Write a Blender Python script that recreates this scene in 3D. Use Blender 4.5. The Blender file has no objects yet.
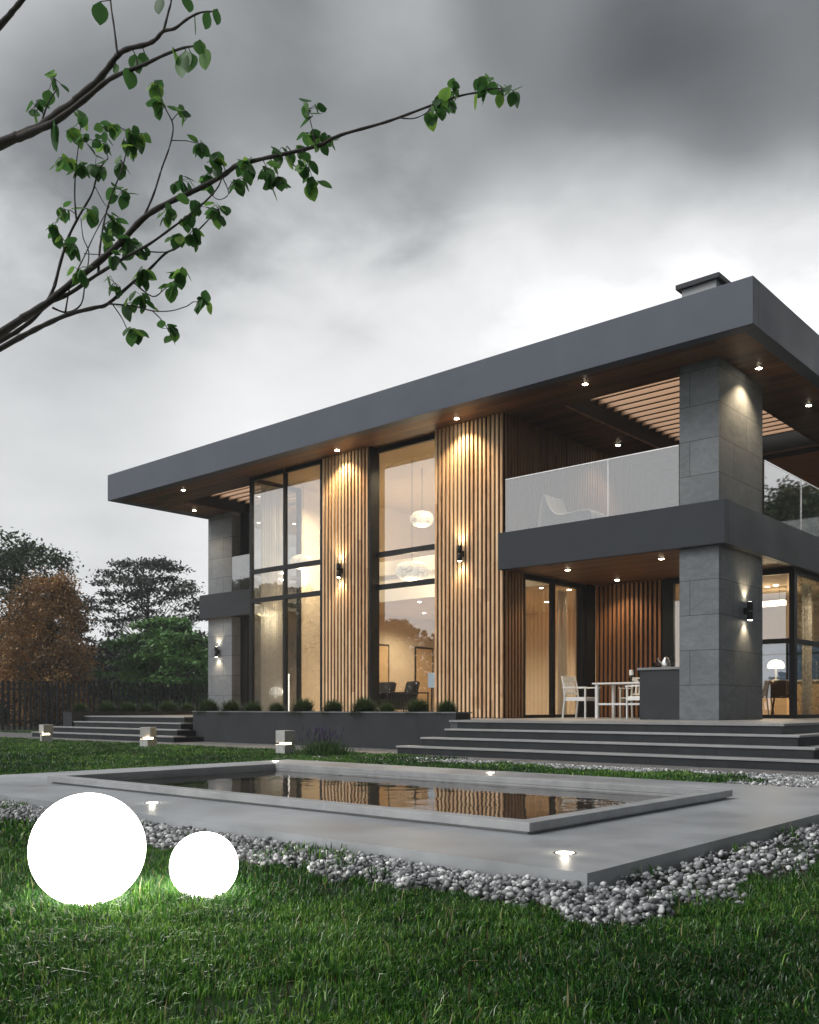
import bpy, bmesh, math, random
import numpy as np
from mathutils import Vector, Matrix, Euler, noise as mnoise
R = math.radians
rng = np.random.default_rng(7)
random.seed(7)
scene = bpy.context.scene
COL = scene.collection

# ------------------------------------------------------------------ camera
HC = 0.8125
YAW = R(41.455)
SN, CS = math.sin(YAW), math.cos(YAW)
cam_d = bpy.data.cameras.new('camera'); cam = bpy.data.objects.new('camera', cam_d); COL.objects.link(cam)
cam.location = (0, 0, HC); cam.rotation_euler = (R(90), 0, YAW)
cam_d.sensor_fit = 'HORIZONTAL'; cam_d.sensor_width = 36; cam_d.lens = 931.4 * 36 / 819
cam_d.shift_y = (708.3 - 512) / 819; cam_d.clip_end = 3000; cam_d.clip_start = 0.05
scene.camera = cam

def at(u, v, d):
    r = (u - 409.5) / 931.4; h = (708.3 - v) / 931.4
    return Vector((d * (-SN + r * CS), d * (CS + r * SN), HC + d * h))

# ------------------------------------------------------------------ render settings
scene.render.engine = 'CYCLES'
scene.cycles.use_denoising = True
scene.cycles.max_bounces = 8
scene.cycles.transparent_max_bounces = 16
scene.cycles.caustics_reflective = False
scene.cycles.caustics_refractive = False
scene.cycles.sample_clamp_indirect = 4
vs = scene.view_settings
vs.view_transform = 'Standard'; vs.look = 'None'; vs.gamma = 1; vs.use_curve_mapping = False
vs.exposure = 0.0
scene.display_settings.display_device = 'sRGB'

# ------------------------------------------------------------------ world: storm sky
SUN_AZ = Vector((-0.45, -0.80, 0)).normalized(); SUN_EL = R(42)
w = bpy.data.worlds.new('World'); scene.world = w; w.use_nodes = True
nt = w.node_tree; nt.nodes.clear()
def N(tree, t, **kw):
    n = tree.nodes.new(t)
    for k, v in kw.items():
        if k.startswith('i_'):
            n.inputs[k[2:].replace('_', ' ')].default_value = v
        else: setattr(n, k, v)
    return n
def math_n(tree, op, a, b=None, c=None, clamp=False):
    n = tree.nodes.new('ShaderNodeMath'); n.operation = op; n.use_clamp = clamp
    for i, x in enumerate((a, b, c)):
        if x is None: continue
        if isinstance(x, (int, float)): n.inputs[i].default_value = x
        else: tree.links.new(x, n.inputs[i])
    return n.outputs[0]
tc = N(nt, 'ShaderNodeTexCoord')
nrm = N(nt, 'ShaderNodeVectorMath', operation='NORMALIZE'); nt.links.new(tc.outputs['Generated'], nrm.inputs[0])
sep = N(nt, 'ShaderNodeSeparateXYZ'); nt.links.new(nrm.outputs[0], sep.inputs[0])
zz = math_n(nt, 'ADD', math_n(nt, 'MAXIMUM', sep.outputs[2], 0.0), 0.22)
px = math_n(nt, 'DIVIDE', sep.outputs[0], zz); py = math_n(nt, 'DIVIDE', sep.outputs[1], zz)
cmb = N(nt, 'ShaderNodeCombineXYZ'); nt.links.new(px, cmb.inputs[0]); nt.links.new(py, cmb.inputs[1]); cmb.inputs[2].default_value = 3.7
n1 = N(nt, 'ShaderNodeTexNoise', i_Scale=1.15, i_Detail=5.0, i_Roughness=0.5, i_Distortion=0.35); nt.links.new(cmb.outputs[0], n1.inputs['Vector'])
n2 = N(nt, 'ShaderNodeTexNoise', i_Scale=2.6, i_Detail=7.0, i_Roughness=0.52, i_Distortion=0.25); nt.links.new(cmb.outputs[0], n2.inputs['Vector'])
n3 = N(nt, 'ShaderNodeTexNoise', i_Scale=6.5, i_Detail=9.0, i_Roughness=0.55, i_Distortion=0.25); nt.links.new(cmb.outputs[0], n3.inputs['Vector'])
def blob(u, v, rad, vec=None, warp=.6):
    d = vec if vec is not None else (at(u, v, 1) - Vector((0, 0, HC))).normalized()
    # noise-warped direction so that the cloud masses have ragged borders
    dp = N(nt, 'ShaderNodeVectorMath', operation='DOT_PRODUCT'); nt.links.new(nrm.outputs[0], dp.inputs[0]); dp.inputs[1].default_value = d
    warped = math_n(nt, 'ADD', dp.outputs['Value'], math_n(nt, 'MULTIPLY', math_n(nt, 'SUBTRACT', n1.outputs[0], 0.5), warp*(1-math.cos(R(rad)))))
    m = N(nt, 'ShaderNodeMapRange', interpolation_type='SMOOTHSTEP'); nt.links.new(warped, m.inputs['Value'])
    m.inputs['From Min'].default_value = math.cos(R(rad)); m.inputs['From Max'].default_value = 1.0 - (1 - math.cos(R(rad))) * 0.12
    return m.outputs['Result']
v = 0.37
def add(x, k):
    global v
    v = math_n(nt, 'ADD', math_n(nt, 'MULTIPLY', x, k), v)
em = N(nt, 'ShaderNodeMapRange', interpolation_type='SMOOTHSTEP'); nt.links.new(math_n(nt, 'ADD', sep.outputs[2], math_n(nt, 'ADD', math_n(nt, 'MULTIPLY', math_n(nt, 'SUBTRACT', n1.outputs[0], 0.5), 0.10), math_n(nt, 'MULTIPLY', math_n(nt, 'SUBTRACT', n3.outputs[0], 0.5), 0.16))), em.inputs['Value'])
for q, x in zip(('From Min', 'From Max', 'To Min', 'To Max'), (0.30, 0.54, 1.0, 0.0)): em.inputs[q].default_value = x
add(em.outputs['Result'], .68)     # the cloud deck thins towards the horizon
BLOBS = [((600, 265, 9), .14), ((790, 275, 8), .12), ((690, 255, 7), .03), ((460, 320, 9), .05), ((230, 410, 10), .06), ((110, 30, 12), -.05), ((645, 150, 8), -.10), ((150, 200, 12), -.04), ((20, 300, 11), -.05), ((40, 40, 13), 0.167), ((40, 180, 13), -0.086), ((40, 320, 13), -0.060), ((40, 460, 13), -0.262), ((240, 40, 13), 0.122), ((240, 180, 13), -0.176), ((240, 320, 13), 0.029), ((240, 460, 13), -0.072), ((440, 40, 13), -0.122), ((440, 180, 13), 0.076), ((440, 320, 13), 0.013), ((440, 460, 13), -0.128), ((640, 40, 13), 0.011), ((640, 180, 13), 0.050), ((640, 320, 13), 0.066), ((640, 460, 13), -0.036), ((820, 40, 13), -0.225), ((820, 180, 13), 0.138), ((820, 320, 13), 0.044), ((820, 460, 13), 0.108), ((640, 140, 9), -0.007), ((740, 170, 9), -0.066), ((560, 230, 9), 0.023), ((800, 270, 9), -0.023), ((480, 180, 9), -0.052), ((340, 100, 9), 0.118)]
for b, k in BLOBS: add(blob(*b, warp=.15), k)
add(blob(0, 0, 66, Vector((-0.66, -0.62, 0.42)).normalized()), .60)
add(blob(0, 0, 48, Vector((-0.5, -0.35, 0.9)).normalized()), .45)
add(blob(0, 0, 76, Vector((1.0, 0.0, 0.35)).normalized(), .05), -.85)
add(blob(0, 0, 20, Vector((0.36, 0.93, 0.24)).normalized()), .42)
add(math_n(nt, 'SUBTRACT', n3.outputs[0], 0.5), 0.13)
add(math_n(nt, 'SUBTRACT', n1.outputs[0], 0.5), 0.14)
add(math_n(nt, 'SUBTRACT', n2.outputs[0], 0.5), 0.15)
ramp = N(nt, 'ShaderNodeValToRGB'); nt.links.new(math_n(nt, 'MULTIPLY', v, 0.8), ramp.inputs[0])
e = ramp.color_ramp.elements
e[0].position = 0.0; e[0].color = (.05, .056, .06, 1); e[1].position = 1.0; e[1].color = (1.30, 1.31, 1.32, 1)
k = e.new(.688); k.color = (.88, .89, .895, 1)
k = e.new(.80); k.color = (.96, .965, .97, 1)
k = e.new(.28); k.color = (.26, .275, .285, 1)
k = e.new(.528); k.color = (.70, .715, .725, 1)
sky = N(nt, 'ShaderNodeTexSky', sky_type='NISHITA', sun_disc=False, sun_elevation=SUN_EL, sun_rotation=math.atan2(SUN_AZ.x, SUN_AZ.y))
bg_sky = N(nt, 'ShaderNodeBackground', i_Strength=0.06); nt.links.new(sky.outputs[0], bg_sky.inputs[0])
bg_cl = N(nt, 'ShaderNodeBackground', i_Strength=1.0); nt.links.new(ramp.outputs[0], bg_cl.inputs[0])
mixw = N(nt, 'ShaderNodeMixShader'); mixw.inputs[0].default_value = 0.95
nt.links.new(bg_sky.outputs[0], mixw.inputs[1]); nt.links.new(bg_cl.outputs[0], mixw.inputs[2])
outw = N(nt, 'ShaderNodeOutputWorld'); nt.links.new(mixw.outputs[0], outw.inputs[0])

sun_d = bpy.data.lights.new('sun', 'SUN'); sun = bpy.data.objects.new('sun', sun_d); COL.objects.link(sun)
sun_d.energy = 1.5; sun_d.angle = R(28); sun_d.color = (1, .985, .96)
sv = Vector((SUN_AZ.x * math.cos(SUN_EL), SUN_AZ.y * math.cos(SUN_EL), math.sin(SUN_EL)))
sun.rotation_euler = sv.to_track_quat('Z', 'Y').to_euler(); sun.location = sv * 60

# ------------------------------------------------------------------ materials
def new_mat(name):
    m = bpy.data.materials.new(name); m.use_nodes = True
    t = m.node_tree; b = t.nodes['Principled BSDF']
    return m, t, b
def pos(t, scale=(1, 1, 1), obj=False):
    g = t.nodes.new('ShaderNodeTexCoord') if obj else t.nodes.new('ShaderNodeNewGeometry')
    mp = t.nodes.new('ShaderNodeMapping'); mp.inputs['Scale'].default_value = scale
    t.links.new(g.outputs['Object' if obj else 'Position'], mp.inputs[0])
    return mp.outputs[0]
def ramp_n(t, fac, stops):
    r = t.nodes.new('ShaderNodeValToRGB'); el = r.color_ramp.elements
    while len(el) < len(stops): el.new(0.5)
    for q, (p, c) in zip(el, stops): q.position = p; q.color = (*c, 1)
    t.links.new(fac, r.inputs[0]); return r.outputs[0]
def noise_n(t, vec, scale, detail=4, rough=.55, dist=0):
    n = t.nodes.new('ShaderNodeTexNoise'); n.inputs['Scale'].default_value = scale; n.inputs['Detail'].default_value = detail
    n.inputs['Roughness'].default_value = rough; n.inputs['Distortion'].default_value = dist
    t.links.new(vec, n.inputs['Vector']); return n.outputs[0]
def bump_n(t, b, h, strength, dist=.01):
    bp = t.nodes.new('ShaderNodeBump'); bp.inputs['Strength'].default_value = strength; bp.inputs['Distance'].default_value = dist
    t.links.new(h, bp.inputs['Height']); t.links.new(bp.outputs[0], b.inputs['Normal'])
def mottled(name, c1, c2, scale=3, rough=.5, bump=.1, metal=0, fine=40, stretch=(1, 1, 1), obj=False, rvar=.12, spec=.5):
    m, t, b = new_mat(name); p = pos(t, stretch, obj)
    f = noise_n(t, p, scale, 6, .6)
    t.links.new(ramp_n(t, f, [(.32, c1), (.68, c2)]), b.inputs['Base Color'])
    b.inputs['Metallic'].default_value = metal; b.inputs['Specular IOR Level'].default_value = spec
    rr = t.nodes.new('ShaderNodeMapRange'); t.links.new(f, rr.inputs[0]); rr.inputs['To Min'].default_value = max(rough - rvar, .02); rr.inputs['To Max'].default_value = rough + rvar
    t.links.new(rr.outputs[0], b.inputs['Roughness'])
    if bump: bump_n(t, b, noise_n(t, p, fine, 3, .6), bump, .004)
    return m
def emis(name, col, s):
    m, t, b = new_mat(name); b.inputs['Base Color'].default_value = (.8, .8, .78, 1)
    b.inputs['Emission Color'].default_value = (*col, 1); b.inputs['Emission Strength'].default_value = s
    return m
WARM = (1, .76, .47)
M = {}
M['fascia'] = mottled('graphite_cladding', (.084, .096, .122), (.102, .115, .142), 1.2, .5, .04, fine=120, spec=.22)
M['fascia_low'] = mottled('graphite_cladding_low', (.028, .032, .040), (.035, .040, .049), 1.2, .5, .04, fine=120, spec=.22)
M['frame'] = mottled('black_aluminium', (.011, .0115, .013), (.016, .017, .019), 6, .45, 0, spec=.25)
M['dark'] = mottled('dark_backing', (.012, .011, .010), (.02, .018, .016), 4, .7, 0)
M['planter'] = mottled('dark_slab', (.034, .037, .041), (.05, .054, .059), 1.6, .55, .06)
M['planter_cap'] = mottled('slab_cap', (.17, .175, .18), (.22, .225, .23), 3, .5, .05)
M['step'] = mottled('step_stone', (.062, .066, .071), (.082, .086, .092), 2.5, .5, .08)
M['tread'] = mottled('tread_stone', (.27, .275, .28), (.34, .345, .35), 4, .45, .08)
M['deck'] = mottled('deck_stone', (.24, .24, .245), (.30, .30, .305), 4, .42, .08)
M['concrete'] = mottled('platform_concrete', (.20, .212, .226), (.43, .447, .467), .9, .42, .14, fine=60, rvar=.26)
M['rim'] = mottled('rim_concrete', (.28, .285, .292), (.40, .405, .412), 5, .55, .12, fine=70)
M['basin'] = mottled('basin_stone', (.21, .19, .172), (.29, .265, .245), 4, .6, .05)
M['path'] = None
M['white_paint'] = mottled('white_paint', (.72, .72, .71), (.80, .80, .79), 5, .45, .02)
M['plaster'] = mottled('cream_plaster', (.74, .66, .56), (.80, .72, .61), 2, .8, .02)
M['pale_plaster'] = mottled('pale_plaster', (.70, .63, .54), (.76, .69, .60), 2, .8, .02)
M['ceil_in'] = mottled('interior_ceiling', (.62, .50, .36), (.68, .55, .40), 2, .8, 0)
M['floor_in'] = mottled('interior_floor', (.22, .14, .08), (.34, .22, .13), 3, .4, .02, stretch=(1, 6, 1))
M['oak'] = mottled('oak_veneer', (.62, .46, .28), (.72, .55, .35), 3, .5, .02, stretch=(1, 1, 6))
M['steel'] = mottled('steel', (.55, .54, .52), (.66, .65, .63), 6, .22, 0, metal=1)
M['black_cloth'] = mottled('black_fabric', (.012, .012, .013), (.03, .03, .032), 30, .85, .1)
M['leather'] = mottled('brown_leather', (.05, .025, .016), (.085, .042, .026), 12, .5, .05)
M['white_cloth'] = mottled('white_throw', (.46, .45, .43), (.62, .60, .58), 14, .9, .3, fine=60)
M['bottle'] = mottled('dark_glass', (.01, .012, .01), (.02, .02, .016), 5, .08, 0)
M['copper'] = mottled('dark_copper', (.06, .045, .04), (.09, .06, .05), 8, .3, 0, metal=1)
M['bollard'] = mottled('bollard_concrete', (.40, .39, .375), (.52, .51, .49), 9, .75, .2, obj=True)
M['bark'] = mottled('bark', (.030, .026, .024), (.065, .056, .05), 14, .85, .5, fine=60, stretch=(1, 1, .3))
M['bark_far'] = mottled('bark_far', (.035, .03, .026), (.06, .052, .045), 8, .9, .2)
M['fence'] = mottled('fence_metal', (.012, .0125, .014), (.02, .021, .023), 5, .5, 0)
M['soil'] = mottled('soil', (.028, .019, .012), (.06, .04, .026), 7, .95, .6, fine=50)
M['chimney'] = mottled('chimney_render', (.34, .35, .36), (.42, .43, .44), 5, .7, .05)
M['lens'] = emis('lamp_lens', (1, .86, .62), 60)
M['ground_lens'] = emis('ground_lens', (1, .93, .78), 14)
M['ball'] = emis('ball_glow', (1, .955, .88), 11)
M['pendant'] = None
M['bollard_glow'] = emis('bollard_glow', (1, .78, .48), 9)
M['tube'] = emis('tube_glow', (1, .93, .82), 2.2)
M['screen'] = emis('screen_glow', (.45, .62, .78), .45)
M['shade'] = emis('shade_glow', (1, .86, .66), 2.2)

def slat_mat(name, axis, pitch, origin, tints):
    m, t, b = new_mat(name)
    g = t.nodes.new('ShaderNodeNewGeometry'); s = t.nodes.new('ShaderNodeSeparateXYZ'); t.links.new(g.outputs['Position'], s.inputs[0])
    f = math_n(t, 'FLOOR', math_n(t, 'DIVIDE', math_n(t, 'SUBTRACT', s.outputs[axis], origin), pitch))
    # boards about 2.4 m long, each with its own tone
    off = t.nodes.new('ShaderNodeTexWhiteNoise'); off.noise_dimensions = '1D'; t.links.new(f, off.inputs['W'])
    zf = math_n(t, 'FLOOR', math_n(t, 'ADD', math_n(t, 'DIVIDE', s.outputs[2], 2.6), math_n(t, 'MULTIPLY', off.outputs[0], 3.0)))
    cb = t.nodes.new('ShaderNodeCombineXYZ'); t.links.new(f, cb.inputs[0]); t.links.new(zf, cb.inputs[1])
    wn = t.nodes.new('ShaderNodeTexWhiteNoise'); wn.noise_dimensions = '2D'; t.links.new(cb.outputs[0], wn.inputs['Vector'])
    p = pos(t, (1, 1, .07))
    gr = noise_n(t, p, 38, 5, .6, .6)
    p2 = pos(t, (1, 1, .35)); kn = noise_n(t, p2, 7, 3, .6, 1.2)
    val = math_n(t, 'ADD', math_n(t, 'ADD', math_n(t, 'ADD', math_n(t, 'MULTIPLY', wn.outputs[0], .36), .02), math_n(t, 'MULTIPLY', gr, .52)), math_n(t, 'MULTIPLY', kn, .36))
    t.links.new(ramp_n(t, val, [(.28, tints[0]), (.55, tints[1]), (.85, tints[2])]), b.inputs['Base Color'])
    b.inputs['Roughness'].default_value = .6
    bump_n(t, b, gr, .15, .004)
    return m
PITCH = .1155
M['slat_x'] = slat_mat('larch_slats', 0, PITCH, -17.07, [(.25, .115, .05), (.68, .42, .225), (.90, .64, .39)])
M['slat_y'] = slat_mat('larch_slats_shaded_return', 1, PITCH, 16.0, [(.09, .042, .018), (.21, .105, .05), (.30, .165, .08)])  # same larch as the front, the return's shade put into darker tints
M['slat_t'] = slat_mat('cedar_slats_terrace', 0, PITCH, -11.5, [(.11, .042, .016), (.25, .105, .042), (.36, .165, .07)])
def plank_mat(name, c1, c2, wdt=.14):
    m, t, b = new_mat(name)
    p = pos(t, (1, 1, 1))
    br = t.nodes.new('ShaderNodeTexBrick'); t.links.new(p, br.inputs['Vector'])
    br.inputs['Scale'].default_value = 1; br.inputs['Brick Width'].default_value = 2.2; br.inputs['Row Height'].default_value = wdt
    br.inputs['Mortar Size'].default_value = .004; br.inputs['Color1'].default_value = (0, 0, 0, 1); br.inputs['Color2'].default_value = (1, 1, 1, 1); br.inputs['Mortar'].default_value = (0, 0, 0, 1); br.offset = .37
    gr = noise_n(t, pos(t, (.1, 1, 1)), 30, 5, .6, .5)
    val = math_n(t, 'ADD', math_n(t, 'MULTIPLY', br.outputs['Color'], .55), math_n(t, 'MULTIPLY', gr, .5))
    col = ramp_n(t, val, [(.15, c1), (.85, c2)])
    mx = t.nodes.new('ShaderNodeMix'); mx.data_type = 'RGBA'; t.links.new(br.outputs['Fac'], mx.inputs[0]); t.links.new(col, mx.inputs[6]); mx.inputs[7].default_value = (.01, .006, .004, 1)
    t.links.new(mx.outputs[2], b.inputs['Base Color']); b.inputs['Roughness'].default_value = .5
    return m
M['soffit'] = plank_mat('walnut_soffit', (.06, .027, .013), (.20, .098, .048))
M['louver'] = mottled('louver_wood', (.48, .25, .11), (.56, .32, .16), 4, .55, .03, stretch=(.2, 1, 1))

def tile_mat(name, mode, x0, y0, c1, c2):
    # large stone tiles in running bond; s runs along the face
    m, t, b = new_mat(name)
    g = t.nodes.new('ShaderNodeNewGeometry'); s = t.nodes.new('ShaderNodeSeparateXYZ'); t.links.new(g.outputs['Position'], s.inputs[0])
    ss = math_n(t, 'ADD', math_n(t, 'SUBTRACT', s.outputs[0], x0), math_n(t, 'SUBTRACT', s.outputs[1], y0))
    cb = t.nodes.new('ShaderNodeCombineXYZ'); t.links.new(math_n(t, 'ADD', ss, 1.2 - .2), cb.inputs[0]); t.links.new(math_n(t, 'SUBTRACT', s.outputs[2], .6), cb.inputs[1])
    br = t.nodes.new('ShaderNodeTexBrick'); t.links.new(cb.outputs[0], br.inputs['Vector'])
    br.inputs['Scale'].default_value = 1; br.inputs['Brick Width'].default_value = 1.2; br.inputs['Row Height'].default_value = .63; br.offset = .5
    br.inputs['Mortar Size'].default_value = .006; br.inputs['Color1'].default_value = (.25, .25, .25, 1); br.inputs['Color2'].default_value = (.75, .75, .75, 1); br.inputs['Mortar'].default_value = (0, 0, 0, 1)
    p = pos(t, (1, 1, 2.2)); q = noise_n(t, p, 1.6, 8, .62, 1.4); q2 = noise_n(t, pos(t), 9, 5, .6, .5)
    val = math_n(t, 'ADD', math_n(t, 'ADD', math_n(t, 'MULTIPLY', br.outputs['Color'], .30), math_n(t, 'MULTIPLY', q, .58)), math_n(t, 'MULTIPLY', q2, .2))
    vq = noise_n(t, pos(t, (1.3, 1.3, 2.6)), 1.1, 6, .6, 2.2)
    vein = math_n(t, 'MULTIPLY', math_n(t, 'MAXIMUM', math_n(t, 'SUBTRACT', 1.0, math_n(t, 'MULTIPLY', math_n(t, 'ABSOLUTE', math_n(t, 'SUBTRACT', vq, .5)), 22.0)), 0.0), .11)
    val = math_n(t, 'ADD', val, vein)
    col = ramp_n(t, val, [(.25, c1), (.5, tuple((a + d) / 2 for a, d in zip(c1, c2))), (.8, c2)])
    mx = t.nodes.new('ShaderNodeMix'); mx.data_type = 'RGBA'; t.links.new(br.outputs['Fac'], mx.inputs[0]); t.links.new(col, mx.inputs[6]); mx.inputs[7].default_value = (.05, .052, .055, 1)
    t.links.new(mx.outputs[2], b.inputs['Base Color']); b.inputs['Roughness'].default_value = .6; b.inputs['Specular IOR Level'].default_value = .3
    bump_n(t, b, math_n(t, 'SUBTRACT', math_n(t, 'MULTIPLY', q, .4), br.outputs['Fac']), .25, .006)
    return m
M['tile'] = tile_mat('grey_slate_tile', 0, -7.56, 16.0, (.095, .105, .114), (.215, .23, .243))
M['tile_l'] = tile_mat('pale_slate_tile', 0, -25.0, 18.4, (.125, .138, .155), (.235, .252, .275))

def paver_mat():
    m, t, b = new_mat('path_pavers'); p = pos(t)
    br = t.nodes.new('ShaderNodeTexBrick'); t.links.new(p, br.inputs['Vector'])
    br.inputs['Scale'].default_value = 1; br.inputs['Brick Width'].default_value = .24; br.inputs['Row Height'].default_value = .12
    br.inputs['Mortar Size'].default_value = .008; br.inputs['Color1'].default_value = (.12, .12, .125, 1); br.inputs['Color2'].default_value = (.25, .25, .255, 1); br.inputs['Mortar'].default_value = (.05, .05, .048, 1)
    q = noise_n(t, p, 3, 5)
    mx = t.nodes.new('ShaderNodeMix'); mx.data_type = 'RGBA'; mx.blend_type = 'MULTIPLY'; mx.inputs[0].default_value = .5
    t.links.new(br.outputs['Color'], mx.inputs[6]); t.links.new(ramp_n(t, q, [(.3, (.5, .5, .5)), (.7, (1.2, 1.2, 1.2))]), mx.inputs[7])
    t.links.new(mx.outputs[2], b.inputs['Base Color']); b.inputs['Roughness'].default_value = .5
    bump_n(t, b, math_n(t, 'SUBTRACT', 1.0, br.outputs['Fac']), .4, .006)
    return m
M['path'] = paver_mat()

def glass_mat(name, refl=1.6, base=.06, rough=0.0, tint=(.93, .95, .95), frost=0.0):
    m, t, b = new_mat(name); t.nodes.remove(b); out = t.nodes['Material Output']
    tr = t.nodes.new('ShaderNodeBsdfTransparent'); tr.inputs[0].default_value = (*tint, 1)
    gl = t.nodes.new('ShaderNodeBsdfGlossy'); gl.inputs['Roughness'].default_value = rough
    fr = t.nodes.new('ShaderNodeFresnel'); fr.inputs[0].default_value = 1.5
    gg = t.nodes.new('ShaderNodeNewGeometry')   # only the outer face of the pane mirrors; the inner face just lets light out
    fac = math_n(t, 'MULTIPLY', math_n(t, 'ADD', math_n(t, 'MULTIPLY', fr.outputs[0], refl), base, clamp=True), math_n(t, 'SUBTRACT', 1.0, gg.outputs['Backfacing']))
    first = tr.outputs[0]
    if frost:
        df = t.nodes.new('ShaderNodeBsdfTranslucent'); df.inputs[0].default_value = (.85, .87, .9, 1)
        d2 = t.nodes.new('ShaderNodeBsdfDiffuse'); d2.inputs[0].default_value = (.8, .82, .85, 1)
        a = t.nodes.new('ShaderNodeMixShader'); a.inputs[0].default_value = .6; t.links.new(df.outputs[0], a.inputs[1]); t.links.new(d2.outputs[0], a.inputs[2])
        mm = t.nodes.new('ShaderNodeMixShader'); mm.inputs[0].default_value = frost; t.links.new(tr.outputs[0], mm.inputs[1]); t.links.new(a.outputs[0], mm.inputs[2]); first = mm.outputs[0]
    mx = t.nodes.new('ShaderNodeMixShader'); t.links.new(fac, mx.inputs[0]); t.links.new(first, mx.inputs[1]); t.links.new(gl.outputs[0], mx.inputs[2])
    t.links.new(mx.outputs[0], out.inputs[0]); return m
M['glass'] = glass_mat('window_glass', 1.9, .24)
M['rear_glass'] = glass_mat('sky_toned_rear_glass', 1.0, .02, tint=(.34, .39, .45))  # dimmer blue-grey sky tone put into the glass tint
M['rail_glass'] = glass_mat('railing_glass', 1.8, .22, .025, frost=.04)
def curtain_mat():
    m, t, b = new_mat('sheer_curtain'); t.nodes.remove(b); out = t.nodes['Material Output']
    tl = t.nodes.new('ShaderNodeBsdfTranslucent'); tl.inputs[0].default_value = (.80, .78, .75, 1)
    df = t.nodes.new('ShaderNodeBsdfDiffuse'); df.inputs[0].default_value = (.78, .76, .73, 1)
    tr = t.nodes.new('ShaderNodeBsdfTransparent')
    a = t.nodes.new('ShaderNodeMixShader'); t.links.new(tl.outputs[0], a.inputs[1]); t.links.new(df.outputs[0], a.inputs[2])
    c = t.nodes.new('ShaderNodeMixShader'); c.inputs[0].default_value = .22; t.links.new(a.outputs[0], c.inputs[1]); t.links.new(tr.outputs[0], c.inputs[2])
    t.links.new(c.outputs[0], out.inputs[0]); return m
M['curtain'] = curtain_mat()
def pendant_mat():
    m, t, b = new_mat('pendant_shade'); p = pos(t, obj=True)
    vo = t.nodes.new('ShaderNodeTexVoronoi'); vo.feature = 'DISTANCE_TO_EDGE'; vo.inputs['Scale'].default_value = 4.5; t.links.new(p, vo.inputs['Vector'])
    f = math_n(t, 'GREATER_THAN', vo.outputs['Distance'], .035)
    b.inputs['Base Color'].default_value = (.8, .74, .62, 1)
    t.links.new(ramp_n(t, f, [(0, (.30, .19, .09)), (1, (1, .86, .64))]), b.inputs['Emission Color']); b.inputs['Base Color'].default_value = (.5, .45, .36, 1); b.inputs['Emission Strength'].default_value = .66
    return m
M['pendant'] = pendant_mat()
def water_mat():
    m, t, b = new_mat('pool_water'); t.nodes.remove(b); out = t.nodes['Material Output']
    p = pos(t, (1, 1.0, 1)); h = math_n(t, 'ADD', noise_n(t, p, 2.6, 2, .45, .4), math_n(t, 'MULTIPLY', noise_n(t, p, 9, 2, .5), .22))
    bp = t.nodes.new('ShaderNodeBump'); bp.inputs['Strength'].default_value = .07; bp.inputs['Distance'].default_value = .05; t.links.new(h, bp.inputs['Height'])
    gl = t.nodes.new('ShaderNodeBsdfGlossy'); gl.inputs['Roughness'].default_value = .02; gl.inputs[0].default_value = (.95, .95, .95, 1); t.links.new(bp.outputs[0], gl.inputs['Normal'])
    tr = t.nodes.new('ShaderNodeBsdfTransparent'); tr.inputs[0].default_value = (.72, .68, .62, 1)
    fr = t.nodes.new('ShaderNodeFresnel'); fr.inputs[0].default_value = 1.42; t.links.new(bp.outputs[0], fr.inputs['Normal'])
    mx = t.nodes.new('ShaderNodeMixShader'); t.links.new(fr.outputs[0], mx.inputs[0]); t.links.new(tr.outputs[0], mx.inputs[1]); t.links.new(gl.outputs[0], mx.inputs[2])
    t.links.new(mx.outputs[0], out.inputs[0]); return m
M['water'] = water_mat()
def leaf_mat(name, stops, transl=.35, rough=.45, attr='shade', spec=.4):
    m, t, b = new_mat(name); out = t.nodes['Material Output']
    a = t.nodes.new('ShaderNodeAttribute'); a.attribute_name = attr
    c = ramp_n(t, a.outputs['Fac'], stops)
    t.links.new(c, b.inputs['Base Color']); b.inputs['Roughness'].default_value = rough; b.inputs['Specular IOR Level'].default_value = spec
    tl = t.nodes.new('ShaderNodeBsdfTranslucent'); t.links.new(c, tl.inputs[0])
    mx = t.nodes.new('ShaderNodeMixShader'); mx.inputs[0].default_value = transl
    t.links.new(b.outputs[0], mx.inputs[1]); t.links.new(tl.outputs[0], mx.inputs[2]); t.links.new(mx.outputs[0], out.inputs[0]); return m
M['grass'] = leaf_mat('grass_blades', [(0, (.008, .032, .007)), (.45, (.032, .120, .016)), (.7, (.080, .225, .030)), (.88, (.26, .46, .075)), (.93, (.10, .07, .035)), (.975, (.08, .05, .025)), (1, (.30, .27, .13))], .3, .30, spec=.6)
M['leaf_fg'] = leaf_mat('branch_leaf', [(0, (.035, .10, .028)), (.6, (.085, .21, .055)), (.9, (.19, .38, .075)), (1, (.38, .60, .09))], .5, .42)
M['leaf_dark'] = leaf_mat('dark_leaf', [(0, (.032, .056, .028)), (1, (.11, .16, .075))], .2)
M['leaf_orange'] = leaf_mat('rust_leaf', [(0, (.13, .105, .05)), (.3, (.27, .16, .065)), (.65, (.50, .28, .105)), (1, (.66, .43, .18))], .25)
M['leaf_grey'] = leaf_mat('grey_leaf', [(0, (.045, .058, .045)), (1, (.12, .145, .115))], .2)
M['leaf_green'] = leaf_mat('green_leaf', [(0, (.05, .13, .035)), (.6, (.15, .32, .09)), (1, (.32, .54, .18))], .25)
M['tuft'] = leaf_mat('tuft_blade', [(0, (.025, .05, .016)), (1, (.10, .15, .05))], .25)
M['lav_leaf'] = leaf_mat('lavender_leaf', [(0, (.03, .075, .02)), (1, (.09, .17, .05))], .25)
M['lav_fl'] = mottled('lavender_flower', (.05, .035, .085), (.10, .065, .15), 20, .8, 0)
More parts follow.
